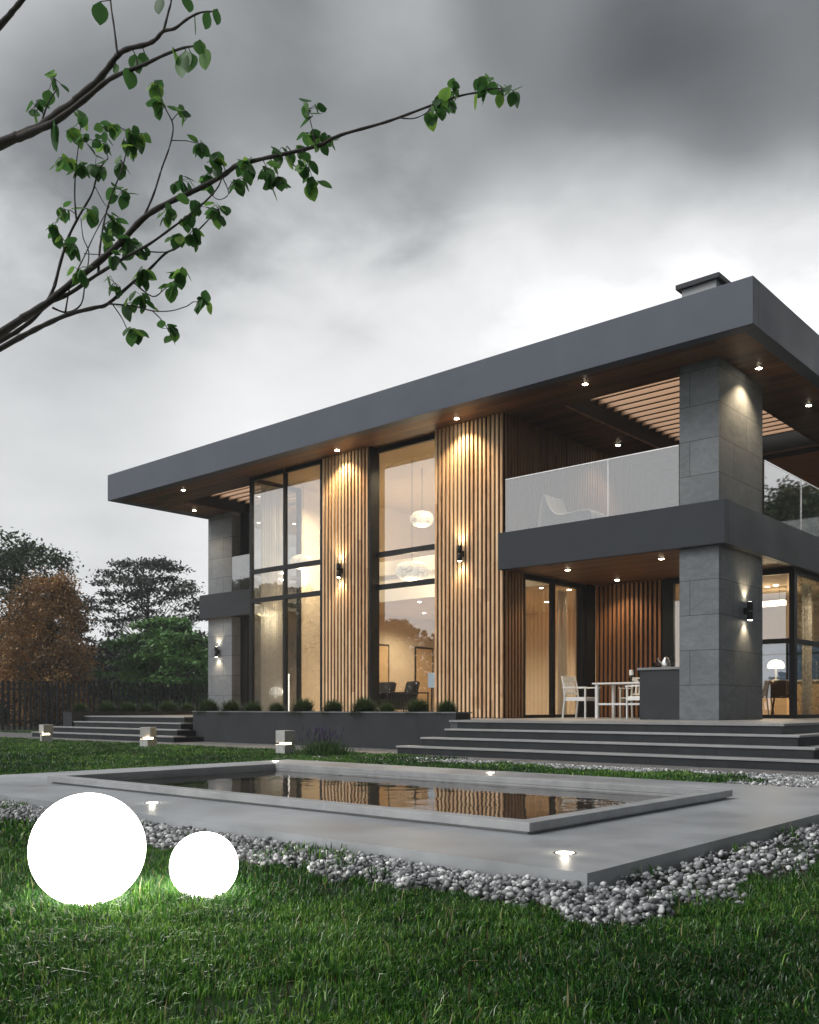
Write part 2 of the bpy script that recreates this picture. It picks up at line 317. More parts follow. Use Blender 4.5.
M['pebble'] = leaf_mat('pebble', [(0, (.075, .077, .082)), (.45, (.27, .276, .286)), (.75, (.50, .505, .51)), (1, (.80, .80, .79))], 0.0, .6)

# ------------------------------------------------------------------ mesh helpers
class MB:
    def __init__(s): s.v = []; s.f = []
    def box(s, x0, x1, y0, y1, z0, z1):
        n = len(s.v)
        s.v += [(x0, y0, z0), (x1, y0, z0), (x1, y1, z0), (x0, y1, z0), (x0, y0, z1), (x1, y0, z1), (x1, y1, z1), (x0, y1, z1)]
        s.f += [(n, n+3, n+2, n+1), (n+4, n+5, n+6, n+7), (n, n+1, n+5, n+4), (n+1, n+2, n+6, n+5), (n+2, n+3, n+7, n+6), (n+3, n, n+4, n+7)]
        return s
    def cell_holes(s, x0, x1, y0, y1, z0, z1, holes):
        xs = sorted({x0, x1, *[h[0] for h in holes], *[h[1] for h in holes]}); ys = sorted({y0, y1, *[h[2] for h in holes], *[h[3] for h in holes]})
        xs = [x for x in xs if x0 <= x <= x1]; ys = [y for y in ys if y0 <= y <= y1]
        for a, b in zip(xs, xs[1:]):
            for c, d in zip(ys, ys[1:]):
                mx, my = (a+b)/2, (c+d)/2
                if any(h[0] < mx < h[1] and h[2] < my < h[3] for h in holes): continue
                s.box(a, b, c, d, z0, z1)
        return s
    def tube(s, pts, rad, n=8, cap=True):
        pts = [Vector(p) for p in pts]; base = len(s.v); k = len(pts)
        up = Vector((0, 0, 1))
        for i, p in enumerate(pts):
            t = (pts[min(i+1, k-1)] - pts[max(i-1, 0)])
            t = t.normalized() if t.length > 1e-9 else Vector((0, 0, 1))
            a = t.cross(up) if abs(t.dot(up)) < .95 else t.cross(Vector((1, 0, 0)))
            a.normalize(); b = t.cross(a)
            r = rad[i] if hasattr(rad, '__len__') else rad
            for j in range(n):
                th = 2*math.pi*j/n
                s.v.append(tuple(p + (a*math.cos(th) + b*math.sin(th))*r))
        for i in range(k-1):
            for j in range(n):
                s.f.append((base+i*n+j, base+i*n+(j+1) % n, base+(i+1)*n+(j+1) % n, base+(i+1)*n+j))
        if cap:
            s.f.append(tuple(base+j for j in range(n))[::-1]); s.f.append(tuple(base+(k-1)*n+j for j in range(n)))
        return s
    def lathe(s, prof, c=(0, 0, 0), n=24):
        base = len(s.v); k = len(prof)
        for r, z in prof:
            for j in range(n):
                th = 2*math.pi*j/n; s.v.append((c[0]+r*math.cos(th), c[1]+r*math.sin(th), c[2]+z))
        for i in range(k-1):
            for j in range(n):
                s.f.append((base+i*n+j, base+i*n+(j+1) % n, base+(i+1)*n+(j+1) % n, base+(i+1)*n+j))
        s.f.append(tuple(base+j for j in range(n))[::-1]); s.f.append(tuple(base+(k-1)*n+j for j in range(n)))
        return s
    def xform(s, mat, start=0):
        for i in range(start, len(s.v)): s.v[i] = tuple(mat @ Vector(s.v[i]))
        return s
    def build(s, name, mat, parent=None, smooth=False, bevel=0, local=False):
        me = bpy.data.meshes.new(name)
        off = parent.matrix_basis.translation if (parent and not local) else Vector((0, 0, 0))
        if parent and not local and parent.parent: off = Vector((0, 0, 0)) + world_off(parent)
        me.from_pydata([tuple(Vector(v) - off) for v in s.v], [], s.f); me.update()
        if smooth: me.shade_smooth()
        o = bpy.data.objects.new(name, me); COL.objects.link(o)
        if mat: me.materials.append(mat)
        if parent: o.parent = parent
        if bevel:
            md = o.modifiers.new('bevel', 'BEVEL'); md.width = bevel; md.segments = 2; md.limit_method = 'ANGLE'; md.angle_limit = R(40)
        if smooth and bevel == 0 and any(len(f) > 4 for f in s.f):
            try: me.set_sharp_from_angle(angle=R(45))
            except Exception: pass
        return o
def world_off(o):
    v = Vector((0, 0, 0))
    while o: v += Vector(o.location); o = o.parent
    return v
def mesh_np(name, V, F, mat, parent=None, shade=None, smooth=False, local=False):
    """V (n,3); F list of (m,k) int arrays; shade per-vertex float"""
    if parent and not local: V = V - np.array(world_off(parent))
    me = bpy.data.meshes.new(name)
    me.vertices.add(len(V)); me.vertices.foreach_set('co', np.ascontiguousarray(V, np.float32).ravel())
    tot = sum(a.size for a in F); npoly = sum(len(a) for a in F)
    me.loops.add(tot); me.polygons.add(npoly)
    me.loops.foreach_set('vertex_index', np.concatenate([a.ravel() for a in F]).astype(np.int32))
    sizes = np.concatenate([np.full(len(a), a.shape[1]) for a in F]); st = np.concatenate([[0], np.cumsum(sizes)[:-1]])
    me.polygons.foreach_set('loop_start', st.astype(np.int32))
    if smooth: me.polygons.foreach_set('use_smooth', np.ones(npoly, bool))
    me.update(calc_edges=True); me.validate()
    if shade is not None:
        a = me.attributes.new('shade', 'FLOAT', 'POINT'); a.data.foreach_set('value', np.ascontiguousarray(shade, np.float32))
    me.materials.append(mat)
    o = bpy.data.objects.new(name, me); COL.objects.link(o)
    if parent: o.parent = parent
    return o
def tag(o, label=None, cat=None, group=None, kind=None):
    if label: o['label'] = label
    if cat: o['category'] = cat
    if group: o['group'] = group
    if kind: o['kind'] = kind
    return o
def thing(name, label, cat, loc, rz=0, group=None):
    o = bpy.data.objects.new(name, None); COL.objects.link(o); o.location = loc; o.rotation_euler = (0, 0, rz); o.empty_display_size = .2
    return tag(o, label, cat, group)
def copy_tree(o, parent=None):
    c = o.copy(); COL.objects.link(c)
    if parent: c.parent = parent
    for ch in list(o.children): copy_tree(ch, c)
    return c
def light(kind, name, loc, energy, parent, color=WARM, size=.05, spot=None, blend=.6, aim=None):
    d = bpy.data.lights.new(name, kind); d.energy = energy; d.color = color
    if kind in ('POINT', 'SPOT'): d.shadow_soft_size = size
    if kind == 'SPOT': d.spot_size = R(spot); d.spot_blend = blend
    o = bpy.data.objects.new(name, d); COL.objects.link(o)
    o.location = Vector(loc)
    if aim is not None: o.rotation_euler = (-Vector(aim)).to_track_quat('Z', 'Y').to_euler()
    o.parent = parent
    return o

# ================================================================== SETTING: ground, path, terrace
def sheet(name, x0, x1, y0, y1, z, mat, sub=1):
    xs = np.linspace(x0, x1, sub+1); ys = np.linspace(y0, y1, sub+1)
    g = MB(); 
    for j in ys:
        for i in xs: g.v.append((i, j, z))
    for j in range(sub):
        for i in range(sub): a = j*(sub+1)+i; g.f.append((a, a+1, a+sub+2, a+sub+1))
    return g.build(name, mat)
def lawn_mat():
    m, t, b = new_mat('lawn_ground'); p = pos(t)
    q = noise_n(t, p, 1.2, 6, .6); q2 = noise_n(t, p, 25, 4, .7)
    t.links.new(ramp_n(t, math_n(t, 'ADD', math_n(t, 'MULTIPLY', q, .5), math_n(t, 'MULTIPLY', q2, .5)), [(.38, (.025, .017, .010)), (.5, (.018, .03, .009)), (.68, (.03, .062, .016))]), b.inputs['Base Color'])
    b.inputs['Roughness'].default_value = .95; bump_n(t, b, q2, .8, .02); return m
M['lawn'] = lawn_mat()
tag(sheet('ground', -400, 400, -400, 600, 0.0, M['lawn'], 4), kind='structure')
tag(MB().box(-34, 8, 11.75, 14.5, -.1, .008).build('path', M['path']), kind='structure')

tag(MB().box(-3.72, 6, 8.64, 11.746, -.05, .014).build('side_path', M['deck']), kind='structure')
# paved terrace (the plinth the house stands on)
ter = MB()
ter.box(-10.62, -4.70, 13.14, 28.5, -.05, .565)
ter.box(-24.45, -10.62, 14.06, 28.5, -.05, .565)
ter_o = tag(ter.build('terrace', M['step']), kind='structure')
tp = MB(); tp.box(-10.62, -4.65, 13.10, 28.5, .565, .60); tp.box(-24.45, -10.62, 14.06, 28.5, .565, .60)
tag(tp.build('terrace_paving', M['deck']), kind='structure')

# ------------------------------------------------------------------ stairs
def joint_mat():
    m, t, b = new_mat('riser_slabs'); g = t.nodes.new('ShaderNodeNewGeometry'); s = t.nodes.new('ShaderNodeSeparateXYZ'); t.links.new(g.outputs['Position'], s.inputs[0])
    w_ = math_n(t, 'ADD', s.outputs[0], math_n(t, 'ADD', s.outputs[1], math_n(t, 'MULTIPLY', math_n(t, 'FLOOR', math_n(t, 'DIVIDE', s.outputs[2], .15)), .37)))
    fr = math_n(t, 'FRACT', math_n(t, 'DIVIDE', w_, 1.5)); j = math_n(t, 'LESS_THAN', fr, .006)
    q = noise_n(t, pos(t), 3, 6, .6)
    mx = t.nodes.new('ShaderNodeMix'); mx.data_type = 'RGBA'; t.links.new(j, mx.inputs[0]); t.links.new(ramp_n(t, q, [(.3, (.020, .023, .026)), (.7, (.032, .036, .040))]), mx.inputs[6]); mx.inputs[7].default_value = (.012, .012, .013, 1)
    t.links.new(mx.outputs[2], b.inputs['Base Color']); b.inputs['Roughness'].default_value = .6; b.inputs['Specular IOR Level'].default_value = .25
    bump_n(t, b, q, .1, .004); return m
M['riser'] = joint_mat()
st = thing('entrance_steps', 'wide dark grey steps with pale treads leading up to the covered dining terrace', 'steps', (-7.5, 12.2, 0))
for k in range(3):
    y = 12.20 + .30*k; xl = -11.10 + .31*k; xr = (-.3232*12.2) + .0 - .30*k + .30
    xr = -3.74 - .30*k
    z0, z1 = .15*k, .15*(k+1)
    MB().box(xl+.02, xr-.03, y+.02, 13.14, z0 if k else -.05, z1-.03).build('riser', M['riser'], st)
    MB().box(xl, xr, y, 13.14 if k == 2 else y+.34, z1-.03, z1).build('tread', M['tread'], st, bevel=.004)
    # the flight wraps round the right side of the terrace
    MB().box(-4.70, xr-.03, 13.14, 28, z0 if k else -.05, z1-.03).build('riser', M['riser'], st)
    MB().box(-4.70 if k == 2 else xr-.34, xr, 13.14, 28, z1-.03, z1).build('tread', M['tread'], st)
MB().box(-10.44, -4.68, 13.12, 13.14, .45, .565).build('riser', M['riser'], st)
s2 = thing('side_steps', 'dark grey steps with pale treads at the far left end beside the long planter', 'steps', (-22, 12.7, 0))
for k in range(4):
    y = 12.73 + .325*k; xr = -18.65 - .32*k; xl = -25.6 + .30*k
    z0, z1 = .15*k, .15*(k+1)
    MB().box(xl+.02, xr-.02, y+.02, 14.06, z0 if k else -.05, z1-.03).build('riser', M['riser'], s2)
    MB().box(xl, xr, y, 14.06 if k == 3 else y+.36, z1-.03, z1).build('tread', M['tread'], s2, bevel=.004)

# ------------------------------------------------------------------ planters
pl = thing('planter', 'long dark grey stone planter below the tall windows', 'planter', (-15, 13.6, 0))
def slabwall_mat():
    m, t, b = new_mat('planter_slabs'); g = t.nodes.new('ShaderNodeNewGeometry'); s = t.nodes.new('ShaderNodeSeparateXYZ'); t.links.new(g.outputs['Position'], s.inputs[0])
    fr = math_n(t, 'FRACT', math_n(t, 'DIVIDE', math_n(t, 'ADD', s.outputs[0], s.outputs[1]), 1.8)); j = math_n(t, 'LESS_THAN', fr, .006)
    q = noise_n(t, pos(t), 1.8, 7, .6, .6)
    mx = t.nodes.new('ShaderNodeMix'); mx.data_type = 'RGBA'; t.links.new(j, mx.inputs[0]); t.links.new(ramp_n(t, q, [(.3, (.028, .031, .034)), (.7, (.042, .045, .049))]), mx.inputs[6]); mx.inputs[7].default_value = (.02, .02, .022, 1)
    t.links.new(mx.outputs[2], b.inputs['Base Color']); b.inputs['Roughness'].default_value = .6; b.inputs['Specular IOR Level'].default_value = .25
    bump_n(t, b, q, .1, .004); return m
M['slabwall'] = slabwall_mat()
wl = MB(); wl.box(-19.1, -10.86, 13.60, 13.66, -.05, .72); wl.box(-19.1, -10.86, 13.99, 14.05, -.05, .72); wl.box(-19.1, -19.04, 13.66, 13.99, -.05, .72); wl.box(-10.92, -10.86, 13.66, 13.99, -.05, .72)
wl.build('wall', M['slabwall'], pl)
cp = MB(); cp.box(-19.12, -10.84, 13.58, 13.68, .72, .745); cp.box(-19.12, -10.84, 13.97, 14.07, .72, .745); cp.box(-19.12, -19.02, 13.68, 13.97, .72, .745); cp.box(-10.94, -10.84, 13.68, 13.97, .72, .745)
cp.build('coping', M['planter_cap'], pl)
MB().box(-19.04, -10.92, 13.66, 13.99, .2, .69).build('soil', M['soil'], pl)
pl2 = thing('return_planter', 'narrow dark planter running back along the left edge of the side terrace', 'planter', (-24.7, 13.6, 0))
wl = MB(); wl.box(-24.95, -24.89, 13.35, 18.3, -.05, .72); wl.box(-24.52, -24.46, 13.35, 18.3, -.05, .72); wl.box(-24.89, -24.52, 13.35, 13.41, -.05, .72); wl.box(-24.89, -24.52, 18.24, 18.3, -.05, .72)
wl.build('wall', M['slabwall'], pl2)
MB().box(-24.89, -24.52, 13.41, 18.24, .2, .69).build('soil', M['soil'], pl2)

# ================================================================== HOUSE
H = thing('modern_house', 'two storey modern house with flat graphite roof, larch slats and tall lit windows', 'house', (-15.5, 20, 0))
HA = (-10.35, -7.35, 16.5, 23.0); HB = (-23.9, -20.4, 16.6, 21.0)
RX0, RX1, RY0, RY1 = -25.16, -5.77, 14.87, 27.8
rf = MB(); t_ = .24
rf.box(RX0, RX1, RY0, RY0+t_, 7.0, 7.77); rf.box(RX0, RX1, RY1-t_, RY1, 7.0, 7.77); rf.box(RX0, RX0+t_, RY0+t_, RY1-t_, 7.0, 7.77); rf.box(RX1-t_, RX1, RY0+t_, RY1-t_, 7.0, 7.77)
roof = rf.build('roof_fascia', M['fascia'], H, bevel=.006)
MB().cell_holes(RX0+t_, RX1-t_, RY0+t_, RY1-t_, 7.6, 7.66, [HA, HB]).build('roof_deck', M['dark'], H)
LIV = (-19.9, -11.56, 16.3, 24.0)
MB().cell_holes(RX0+t_, RX1-t_, RY0+t_, RY1-t_, 7.05, 7.10, [HA, HB, LIV]).build('soffit', M['soffit'], H)
for h in (HA, HB):
    x0, x1, y0, y1 = h
    MB().box(x0-.05, x0-.001, y0-.05, y1+.05, 7.103, 7.597).box(x1+.001, x1+.05, y0-.05, y1+.05, 7.103, 7.597).box(x0, x1, y0-.05, y0-.001, 7.103, 7.597).box(x0, x1, y1+.001, y1+.05, 7.103, 7.597).build('pergola_frame', M['dark'], H)
    lv = MB(); y = y0+.12
    while y < y1-.05:
        n = len(lv.v); lv.box(x0+.01, x1-.01, -.022, .022, -.10, .10)
        lv.xform(Matrix.Translation((0, y, 7.50)) @ Matrix.Rotation(R(-24), 4, 'X'), n); y += .335
    lv.build('pergola_louvers', M['louver'], H)
ch = thing('chimney_stack', 'x', 'x', (0, 0, 0)); bpy.data.objects.remove(ch)
chim = MB().box(-7.28, -6.65, 15.5, 15.85, 7.66, 8.19).build('chimney', M['chimney'], H)
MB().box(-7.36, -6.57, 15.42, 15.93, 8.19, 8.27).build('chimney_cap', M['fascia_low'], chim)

# pillars
MB().box(-7.56, -6.82, 16.0, 18.05, .60, 3.72).build('stone_pillar', M['tile'], H)
MB().box(-7.56, -6.82, 16.0, 18.05, 4.46, 7.05).build('stone_pillar', M['tile'], H)
MB().box(-25.0, -23.77, 18.4, 18.74, .60, 3.72).build('stone_pillar', M['tile_l'], H)
MB().box(-25.0, -23.77, 18.4, 18.74, 4.46, 7.05).build('stone_pillar', M['tile_l'], H)

# slat panels
def slats_x(x0, x1, y, z0, z1, mat, name='timber_cladding', wdt=.058, dep=.042, core=True):
    if core: MB().box(x0+.004, x1-.06, y+dep, y+.26, z0, z1).build('wall', M['dark'], H)
    b = MB(); n = max(1, int(round((x1-x0)/PITCH))); p = (x1-x0)/n
    for i in range(n):
        c = x0+p*(i+.5); b.box(c-wdt/2, c+wdt/2, y, y+dep-.002, z0+.012, z1-.004)
    return b.build(name, mat, H, bevel=.004)
def slats_y(x, y0, y1, z0, z1, mat, dirn=1, wdt=.058, dep=.042):
    b = MB(); n = max(1, int(round((y1-y0)/PITCH))); p = (y1-y0)/n
    for i in range(n):
        c = y0+p*(i+.5)
        b.box(x-dep+.002, x, c-wdt/2, c+wdt/2, z0+.012, z1-.004)
    return b.build('timber_cladding', mat, H, bevel=.004)
slats_x(-17.07, -15.44, 16.0, .60, 7.05, M['slat_x'])
slats_x(-13.41, -11.5, 16.0, .60, 7.05, M['slat_x'])
MB().box(-11.76, -11.557, 16.262, 16.77, .60, 3.745).build('wall', M['dark'], H)
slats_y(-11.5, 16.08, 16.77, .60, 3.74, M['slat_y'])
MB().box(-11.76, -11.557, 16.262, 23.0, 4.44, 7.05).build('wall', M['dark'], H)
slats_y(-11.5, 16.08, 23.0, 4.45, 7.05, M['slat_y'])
# terrace back wall
MB().box(-11.45, -9.72, 19.73, 19.95, .60, 3.745).build('wall', M['dark'], H)
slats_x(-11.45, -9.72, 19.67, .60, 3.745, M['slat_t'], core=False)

# windows
def pane(name, x0, x1, y0, y1, z0, z1, parent, mat=None): return MB().box(x0, x1, y0, y1, z0, z1).build(name, mat or M['glass'], parent)
# corner window (front + return)
cw = MB(); y = 16.02
cw.box(-19.93, -19.83, y, y+.10, .60, 7.05); cw.box(-18.55, -18.46, y, y+.10, .70, 6.95); cw.box(-17.15, -17.072, y, y+.10, .60, 7.05)
for z0, z1 in ((.60, .70), (3.65, 3.77), (4.43, 4.55), (6.95, 7.05)):
    cw.box(-19.83, -18.55, y+.004, y+.096, z0, z1); cw.box(-18.46, -17.15, y+.004, y+.096, z0, z1)
    cw.box(-19.926, -19.834, y+.10, 17.70, z0, z1)
cw.box(-19.93, -19.83, 17.70, 17.80, .60, 7.05)
cwo = cw.build('corner_window', M['frame'], H, bevel=.004)
for z0, z1 in ((.70, 3.65), (3.77, 4.43), (4.55, 6.95)):
    pane('glass_pane', -19.83, -18.55, y+.04, y+.052, z0, z1, cwo); pane('glass_pane', -18.46, -17.15, y+.04, y+.052, z0, z1, cwo)
    pane('glass_pane', -19.886, -19.874, 16.12, 17.70, z0, z1, cwo)
# tall window
tw = MB(); y = 16.22
tw.box(-15.432, -15.38, 16.01, y+.10, .60, 7.05); tw.box(-13.50, -13.412, y, y+.10, .60, 7.05)
for z0, z1 in ((.60, .70), (3.65, 3.77), (4.43, 4.55), (6.93, 7.05)): tw.box(-15.38, -13.50, y+.004, y+.096, z0, z1)
two = tw.build('tall_window', M['frame'], H, bevel=.004)
for z0, z1 in ((.70, 3.65), (3.77, 4.43), (4.55, 6.93)): pane('glass_pane', -15.38, -13.50, y+.04, y+.052, z0, z1, two)
# terrace sliding door on the return
sd = MB(); x = -11.62
sd.box(x, x+.10, 16.772, 16.86, .60, 3.745); sd.box(x, x+.10, 17.93, 18.05, .66, 3.66); sd.box(x, x+.10, 19.22, 19.34, .60, 3.745)
for z0, z1 in ((.60, .67), (3.63, 3.745)): sd.box(x+.004, x+.096, 16.86, 17.93, z0, z1); sd.box(x+.004, x+.096, 18.05, 19.22, z0, z1)
sdo = sd.build('sliding_door', M['frame'], H, bevel=.004)
pane('glass_pane', x+.04, x+.052, 16.86, 17.93, .67, 3.63, sdo); pane('glass_pane', x+.04, x+.052, 18.05, 19.22, .67, 3.63, sdo)
MB().box(-11.76, -11.46, 19.342, 19.72, .60, 3.745).build('wall', M['frame'], H)
# kitchen glazing
kw = MB(); y = 19.69
kw.box(-9.715, -9.45, y, y+.12, .60, 3.745); kw.box(-8.60, -8.50, y, y+.10, .68, 3.62); kw.box(-6.89, -6.78, y, y+.17, .60, 3.745)
for z0, z1 in ((.60, .68), (3.62, 3.745)):
    kw.box(-9.45, -8.60, y+.004, y+.096, z0, z1); kw.box(-8.50, -6.89, y+.004, y+.096, z0, z1); kw.box(-6.90, -6.80, y+.17, 24.5, z0, z1)
kw.box(-8.50, -6.89, y+.004, y+.096, 2.17, 2.27); kw.box(-6.90, -6.80, y+.17, 24.5, 2.17, 2.27)
for yy in (21.9, 24.5): kw.box(-6.91, -6.79, yy, yy+.12, .60, 3.745)
kwo = kw.build('kitchen_window', M['frame'], H, bevel=.004)
pane('glass_pane', -9.45, -8.60, y+.04, y+.052, .68, 3.62, kwo)
for z0, z1 in ((.68, 2.17), (2.27, 3.62)):
    pane('glass_pane', -8.50, -6.95, y+.04, y+.052, z0, z1, kwo); pane('glass_pane', -6.856, -6.844, y+.17, 21.9, z0, z1, kwo); pane('glass_pane', -6.856, -6.844, 22.02, 24.5, z0, z1, kwo)

# balconies
bf = MB()
bf.box(-11.53, -6.645, 15.85, 15.99, 3.71, 4.48); bf.box(-6.785, -6.645, 15.99, 26.3, 3.71, 4.48)
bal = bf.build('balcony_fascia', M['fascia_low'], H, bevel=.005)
MB().box(-11.5, -6.785, 16.0, 23.0, 4.38, 4.44).build('balcony_floor', M['dark'], H)
MB().box(-11.5, -6.785, 15.992, 19.69, 3.75, 3.80).build('terrace_ceiling', M['soffit'], H)
gr = MB(); gr.box(-11.44, -9.03, 15.94, 15.956, 4.40, 5.60); gr.box(-9.01, -7.57, 15.94, 15.956, 4.40, 5.60)
MB().box(-11.44, -9.03, 15.995, 16.011, 4.44, 5.60).build('glass_railing', M['rail_glass'], H)
MB().box(-9.01, -7.57, 15.995, 16.011, 4.44, 5.60).build('glass_railing', M['rail_glass'], H)
MB().box(-11.44, -7.57, 15.988, 16.018, 5.602, 5.622).box(-9.028, -9.012, 15.99, 16.016, 4.45, 5.60).build('railing_trim', M['steel'], H)
for y0, y1 in ((18.06, 20.1), (20.12, 22.2), (22.22, 24.3)):
    MB().box(-6.80, -6.787, y0, y1, 4.45, 5.60).build('glass_railing', M['rail_glass'], H)
MB().box(-6.806, -6.782, 18.06, 24.3, 5.602, 5.622).box(-6.81, -6.776, 20.1, 20.12, 4.45, 5.60).box(-6.81, -6.776, 22.2, 22.22, 4.45, 5.60).build('railing_trim', M['steel'], H)
# left balcony
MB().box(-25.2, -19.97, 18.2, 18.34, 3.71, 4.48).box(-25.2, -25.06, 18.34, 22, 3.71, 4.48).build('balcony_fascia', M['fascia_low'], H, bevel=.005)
MB().box(-25.06, -19.97, 18.35, 22, 4.38, 4.44).build('balcony_floor', M['dark'], H)
MB().box(-25.06, -19.97, 18.35, 18.74, 3.75, 3.80).build('terrace_ceiling', M['soffit'], H)
MB().box(-23.7, -19.97, 18.36, 18.374, 4.45, 5.60).build('glass_railing', M['rail_glass'], H)
lf = MB()
for zz0, zz1 in ((.60, 3.745), (4.445, 7.045)):
    for xx in (-23.76, -22.3, -20.95, -20.07): lf.box(xx, xx+(.30 if xx < -23.7 else .1), 18.75, 18.85, zz0, zz1)
    for a, b_ in ((-23.46, -22.3), (-22.2, -20.95), (-20.85, -20.07)):
        lf.box(a, b_, 18.754, 18.846, zz0, zz0+.08); lf.box(a, b_, 18.754, 18.846, zz1-.08, zz1)
lfo = lf.build('side_window', M['frame'], H)
for zz0, zz1 in ((.68, 3.665), (4.525, 6.965)):
    for a, b_ in ((-23.46, -22.3), (-22.2, -20.95), (-20.85, -20.07)): pane('glass_pane', a, b_, 18.79, 18.802, zz0, zz1, lfo)
# upper right room glazing
ug = MB()
for xx in (-11.5, -9.2, -6.92): ug.box(xx, xx+.1, 23.05, 23.15, 4.44, 7.05)
ug.box(-11.4, -6.92, 23.055, 23.145, 6.95, 7.045)
ugo = ug.build('upper_window', M['frame'], H)
pane('glass_pane', -11.4, -9.2, 23.09, 23.10, 4.45, 7.04, ugo); pane('glass_pane', -9.1, -6.92, 23.09, 23.10, 4.45, 7.04, ugo)

# shell and rooms
sh = MB()
sh.box(-24.9, -24.7, 18.75, 26.3, .60, 7.05)                      # left side wall
sh.box(-24.7, -11.5, 26.1, 26.3, .60, 7.05)                         # rear wall
sh.box(-11.5, -6.8, 26.1, 26.3, .60, 1.55); sh.box(-11.5, -6.8, 26.1, 26.3, 2.6, 7.05); sh.box(-11.5, -11.2, 26.1, 26.3, 1.55, 2.6); sh.box(-7.1, -6.8, 26.1, 26.3, 1.55, 2.6)
sh.box(-6.98, -6.8, 24.65, 26.1, .60, 3.70); sh.box(-6.98, -6.8, 23.2, 26.1, 4.46, 7.05)
sh.build('wall', M['fascia'], H)
rw = MB()
rw.box(-9.2, -9.14, 26.04, 26.09, 1.56, 2.6); rw.box(-11.2, -7.1, 26.04, 26.09, 2.28, 2.33); rwo = rw.build('rear_window', M['frame'], H); pane('glass_pane', -11.2, -7.1, 26.15, 26.16, 1.55, 2.6, rwo, M['rear_glass'])
inn = MB()
inn.box(-19.95, -19.83, 17.82, 24.1, .60, 7.05)                     # living, left wall
inn.box(-19.83, -11.80, 23.98, 24.1, .60, 7.05)                     # living, rear wall
inn.box(-11.80, -11.765, 16.30, 16.77, .61, 7.05); inn.box(-11.80, -11.765, 19.35, 23.98, .61, 7.05); inn.box(-11.80, -11.765, 16.77, 19.35, 3.75, 7.05)
inn.build('interior_wall', M['plaster'], H)
MB().box(-19.9, -11.56, 16.32, 24.0, 7.05, 7.1).build('interior_ceiling', M['ceil_in'], H)
MB().box(-19.83, -11.82, 18.6, 23.97, 3.72, 4.42).build('mezzanine', M['pale_plaster'], H)
MB().box(-19.83, -11.82, 18.55, 18.6, 4.42, 4.8).build('mezzanine_parapet', M['pale_plaster'], H)
MB().box(-24.6, -11.80, 16.34, 26.05, .603, .612).build('interior_floor', M['floor_in'], H)
kt = MB()
kt.box(-11.79, -11.74, 19.97, 26.05, .613, 3.74); kt.box(-11.7, -11.25, 26.0, 26.06, .613, 3.74); kt.box(-11.2, -6.99, 26.0, 26.06, .613, 1.53); kt.box(-11.2, -6.99, 26.0, 26.06, 2.62, 3.74)
kt.build('interior_wall', M['plaster'], H)
MB().box(-11.7, -6.99, 19.86, 26.0, 3.70, 3.744).build('interior_ceiling', M['ceil_in'], H)
MB().box(-11.74, -6.94, 19.80, 26.05, .603, .612)
MB().box(-11.73, -6.94, 19.83, 26.0, .6125, .618).build('interior_floor', M['floor_in'], H)
lr = MB(); lr.box(-24.6, -20.0, 22.5, 22.6, .61, 7.04); lr.box(-24.6, -20.0, 20.2, 22.5, 3.8, 4.36); lr.build('interior_wall', M['pale_plaster'], H)
# door leaves seen on the living room wall
for y0, y1 in ((20.6, 21.4), (22.75, 23.55)):
    MB().box(-19.828, -19.79, y0, y1, .62, 2.75).build('interior_door', M['oak'], H, bevel=.004)
    MB().box(-19.828, -19.80, y0-.06, y0-.003, .62, 2.81).box(-19.828, -19.80, y1+.003, y1+.06, .62, 2.81).box(-19.828, -19.80, y0-.003, y1+.003, 2.753, 2.81).build('door_frame', M['dark'], H)

# curtains
def curtain(p0, p1, z0, z1, label, amp=.035, n=9, group=None):
    p0 = Vector((*p0[:2], 0)); p1 = Vector((*p1[:2], 0)); L = (p1-p0).length; d = (p1-p0).normalized(); nn = Vector((-d.y, d.x, 0))
    k = int(n*10); b = MB()
    for i in range(k+1):
        f = i/k; q = p0 + d*L*f + nn*amp*math.sin(f*n*2*math.pi) * (.8+.3*math.sin(f*17))
        b.v += [(q.x, q.y, z0), (q.x, q.y, z1)]
    for i in range(k): b.f.append((2*i, 2*i+2, 2*i+3, 2*i+1))
    o = b.build('curtain', M['curtain'], None, smooth=True)
    return tag(o, label, 'curtain', group)
curtain((-19.72, 16.25), (-19.72, 17.0), .66, 6.9, 'sheer white curtain hanging full height inside the corner window')
curtain((-11.95, 16.9, 0), (-11.95, 17.35), .66, 3.6, 'sheer curtain gathered at the left end inside the terrace sliding door')
curtain((-11.95, 18.85, 0), (-11.95, 19.2), .66, 3.6, 'sheer curtain gathered at the right end inside the terrace sliding door')
curtain((-23.5, 19.1, 0), (-20.1, 19.1), .66, 3.6, 'sheer curtain across the ground floor side window by the left pillar', n=22)
curtain((-23.5, 19.1, 0), (-20.1, 19.1), 4.5, 6.9, 'sheer curtain across the upper side window above the left balcony', n=22)
curtain((-7.15, 21.3, 0), (-7.15, 21.85), .66, 3.6, 'light curtain gathered behind the kitchen side glazing at right')

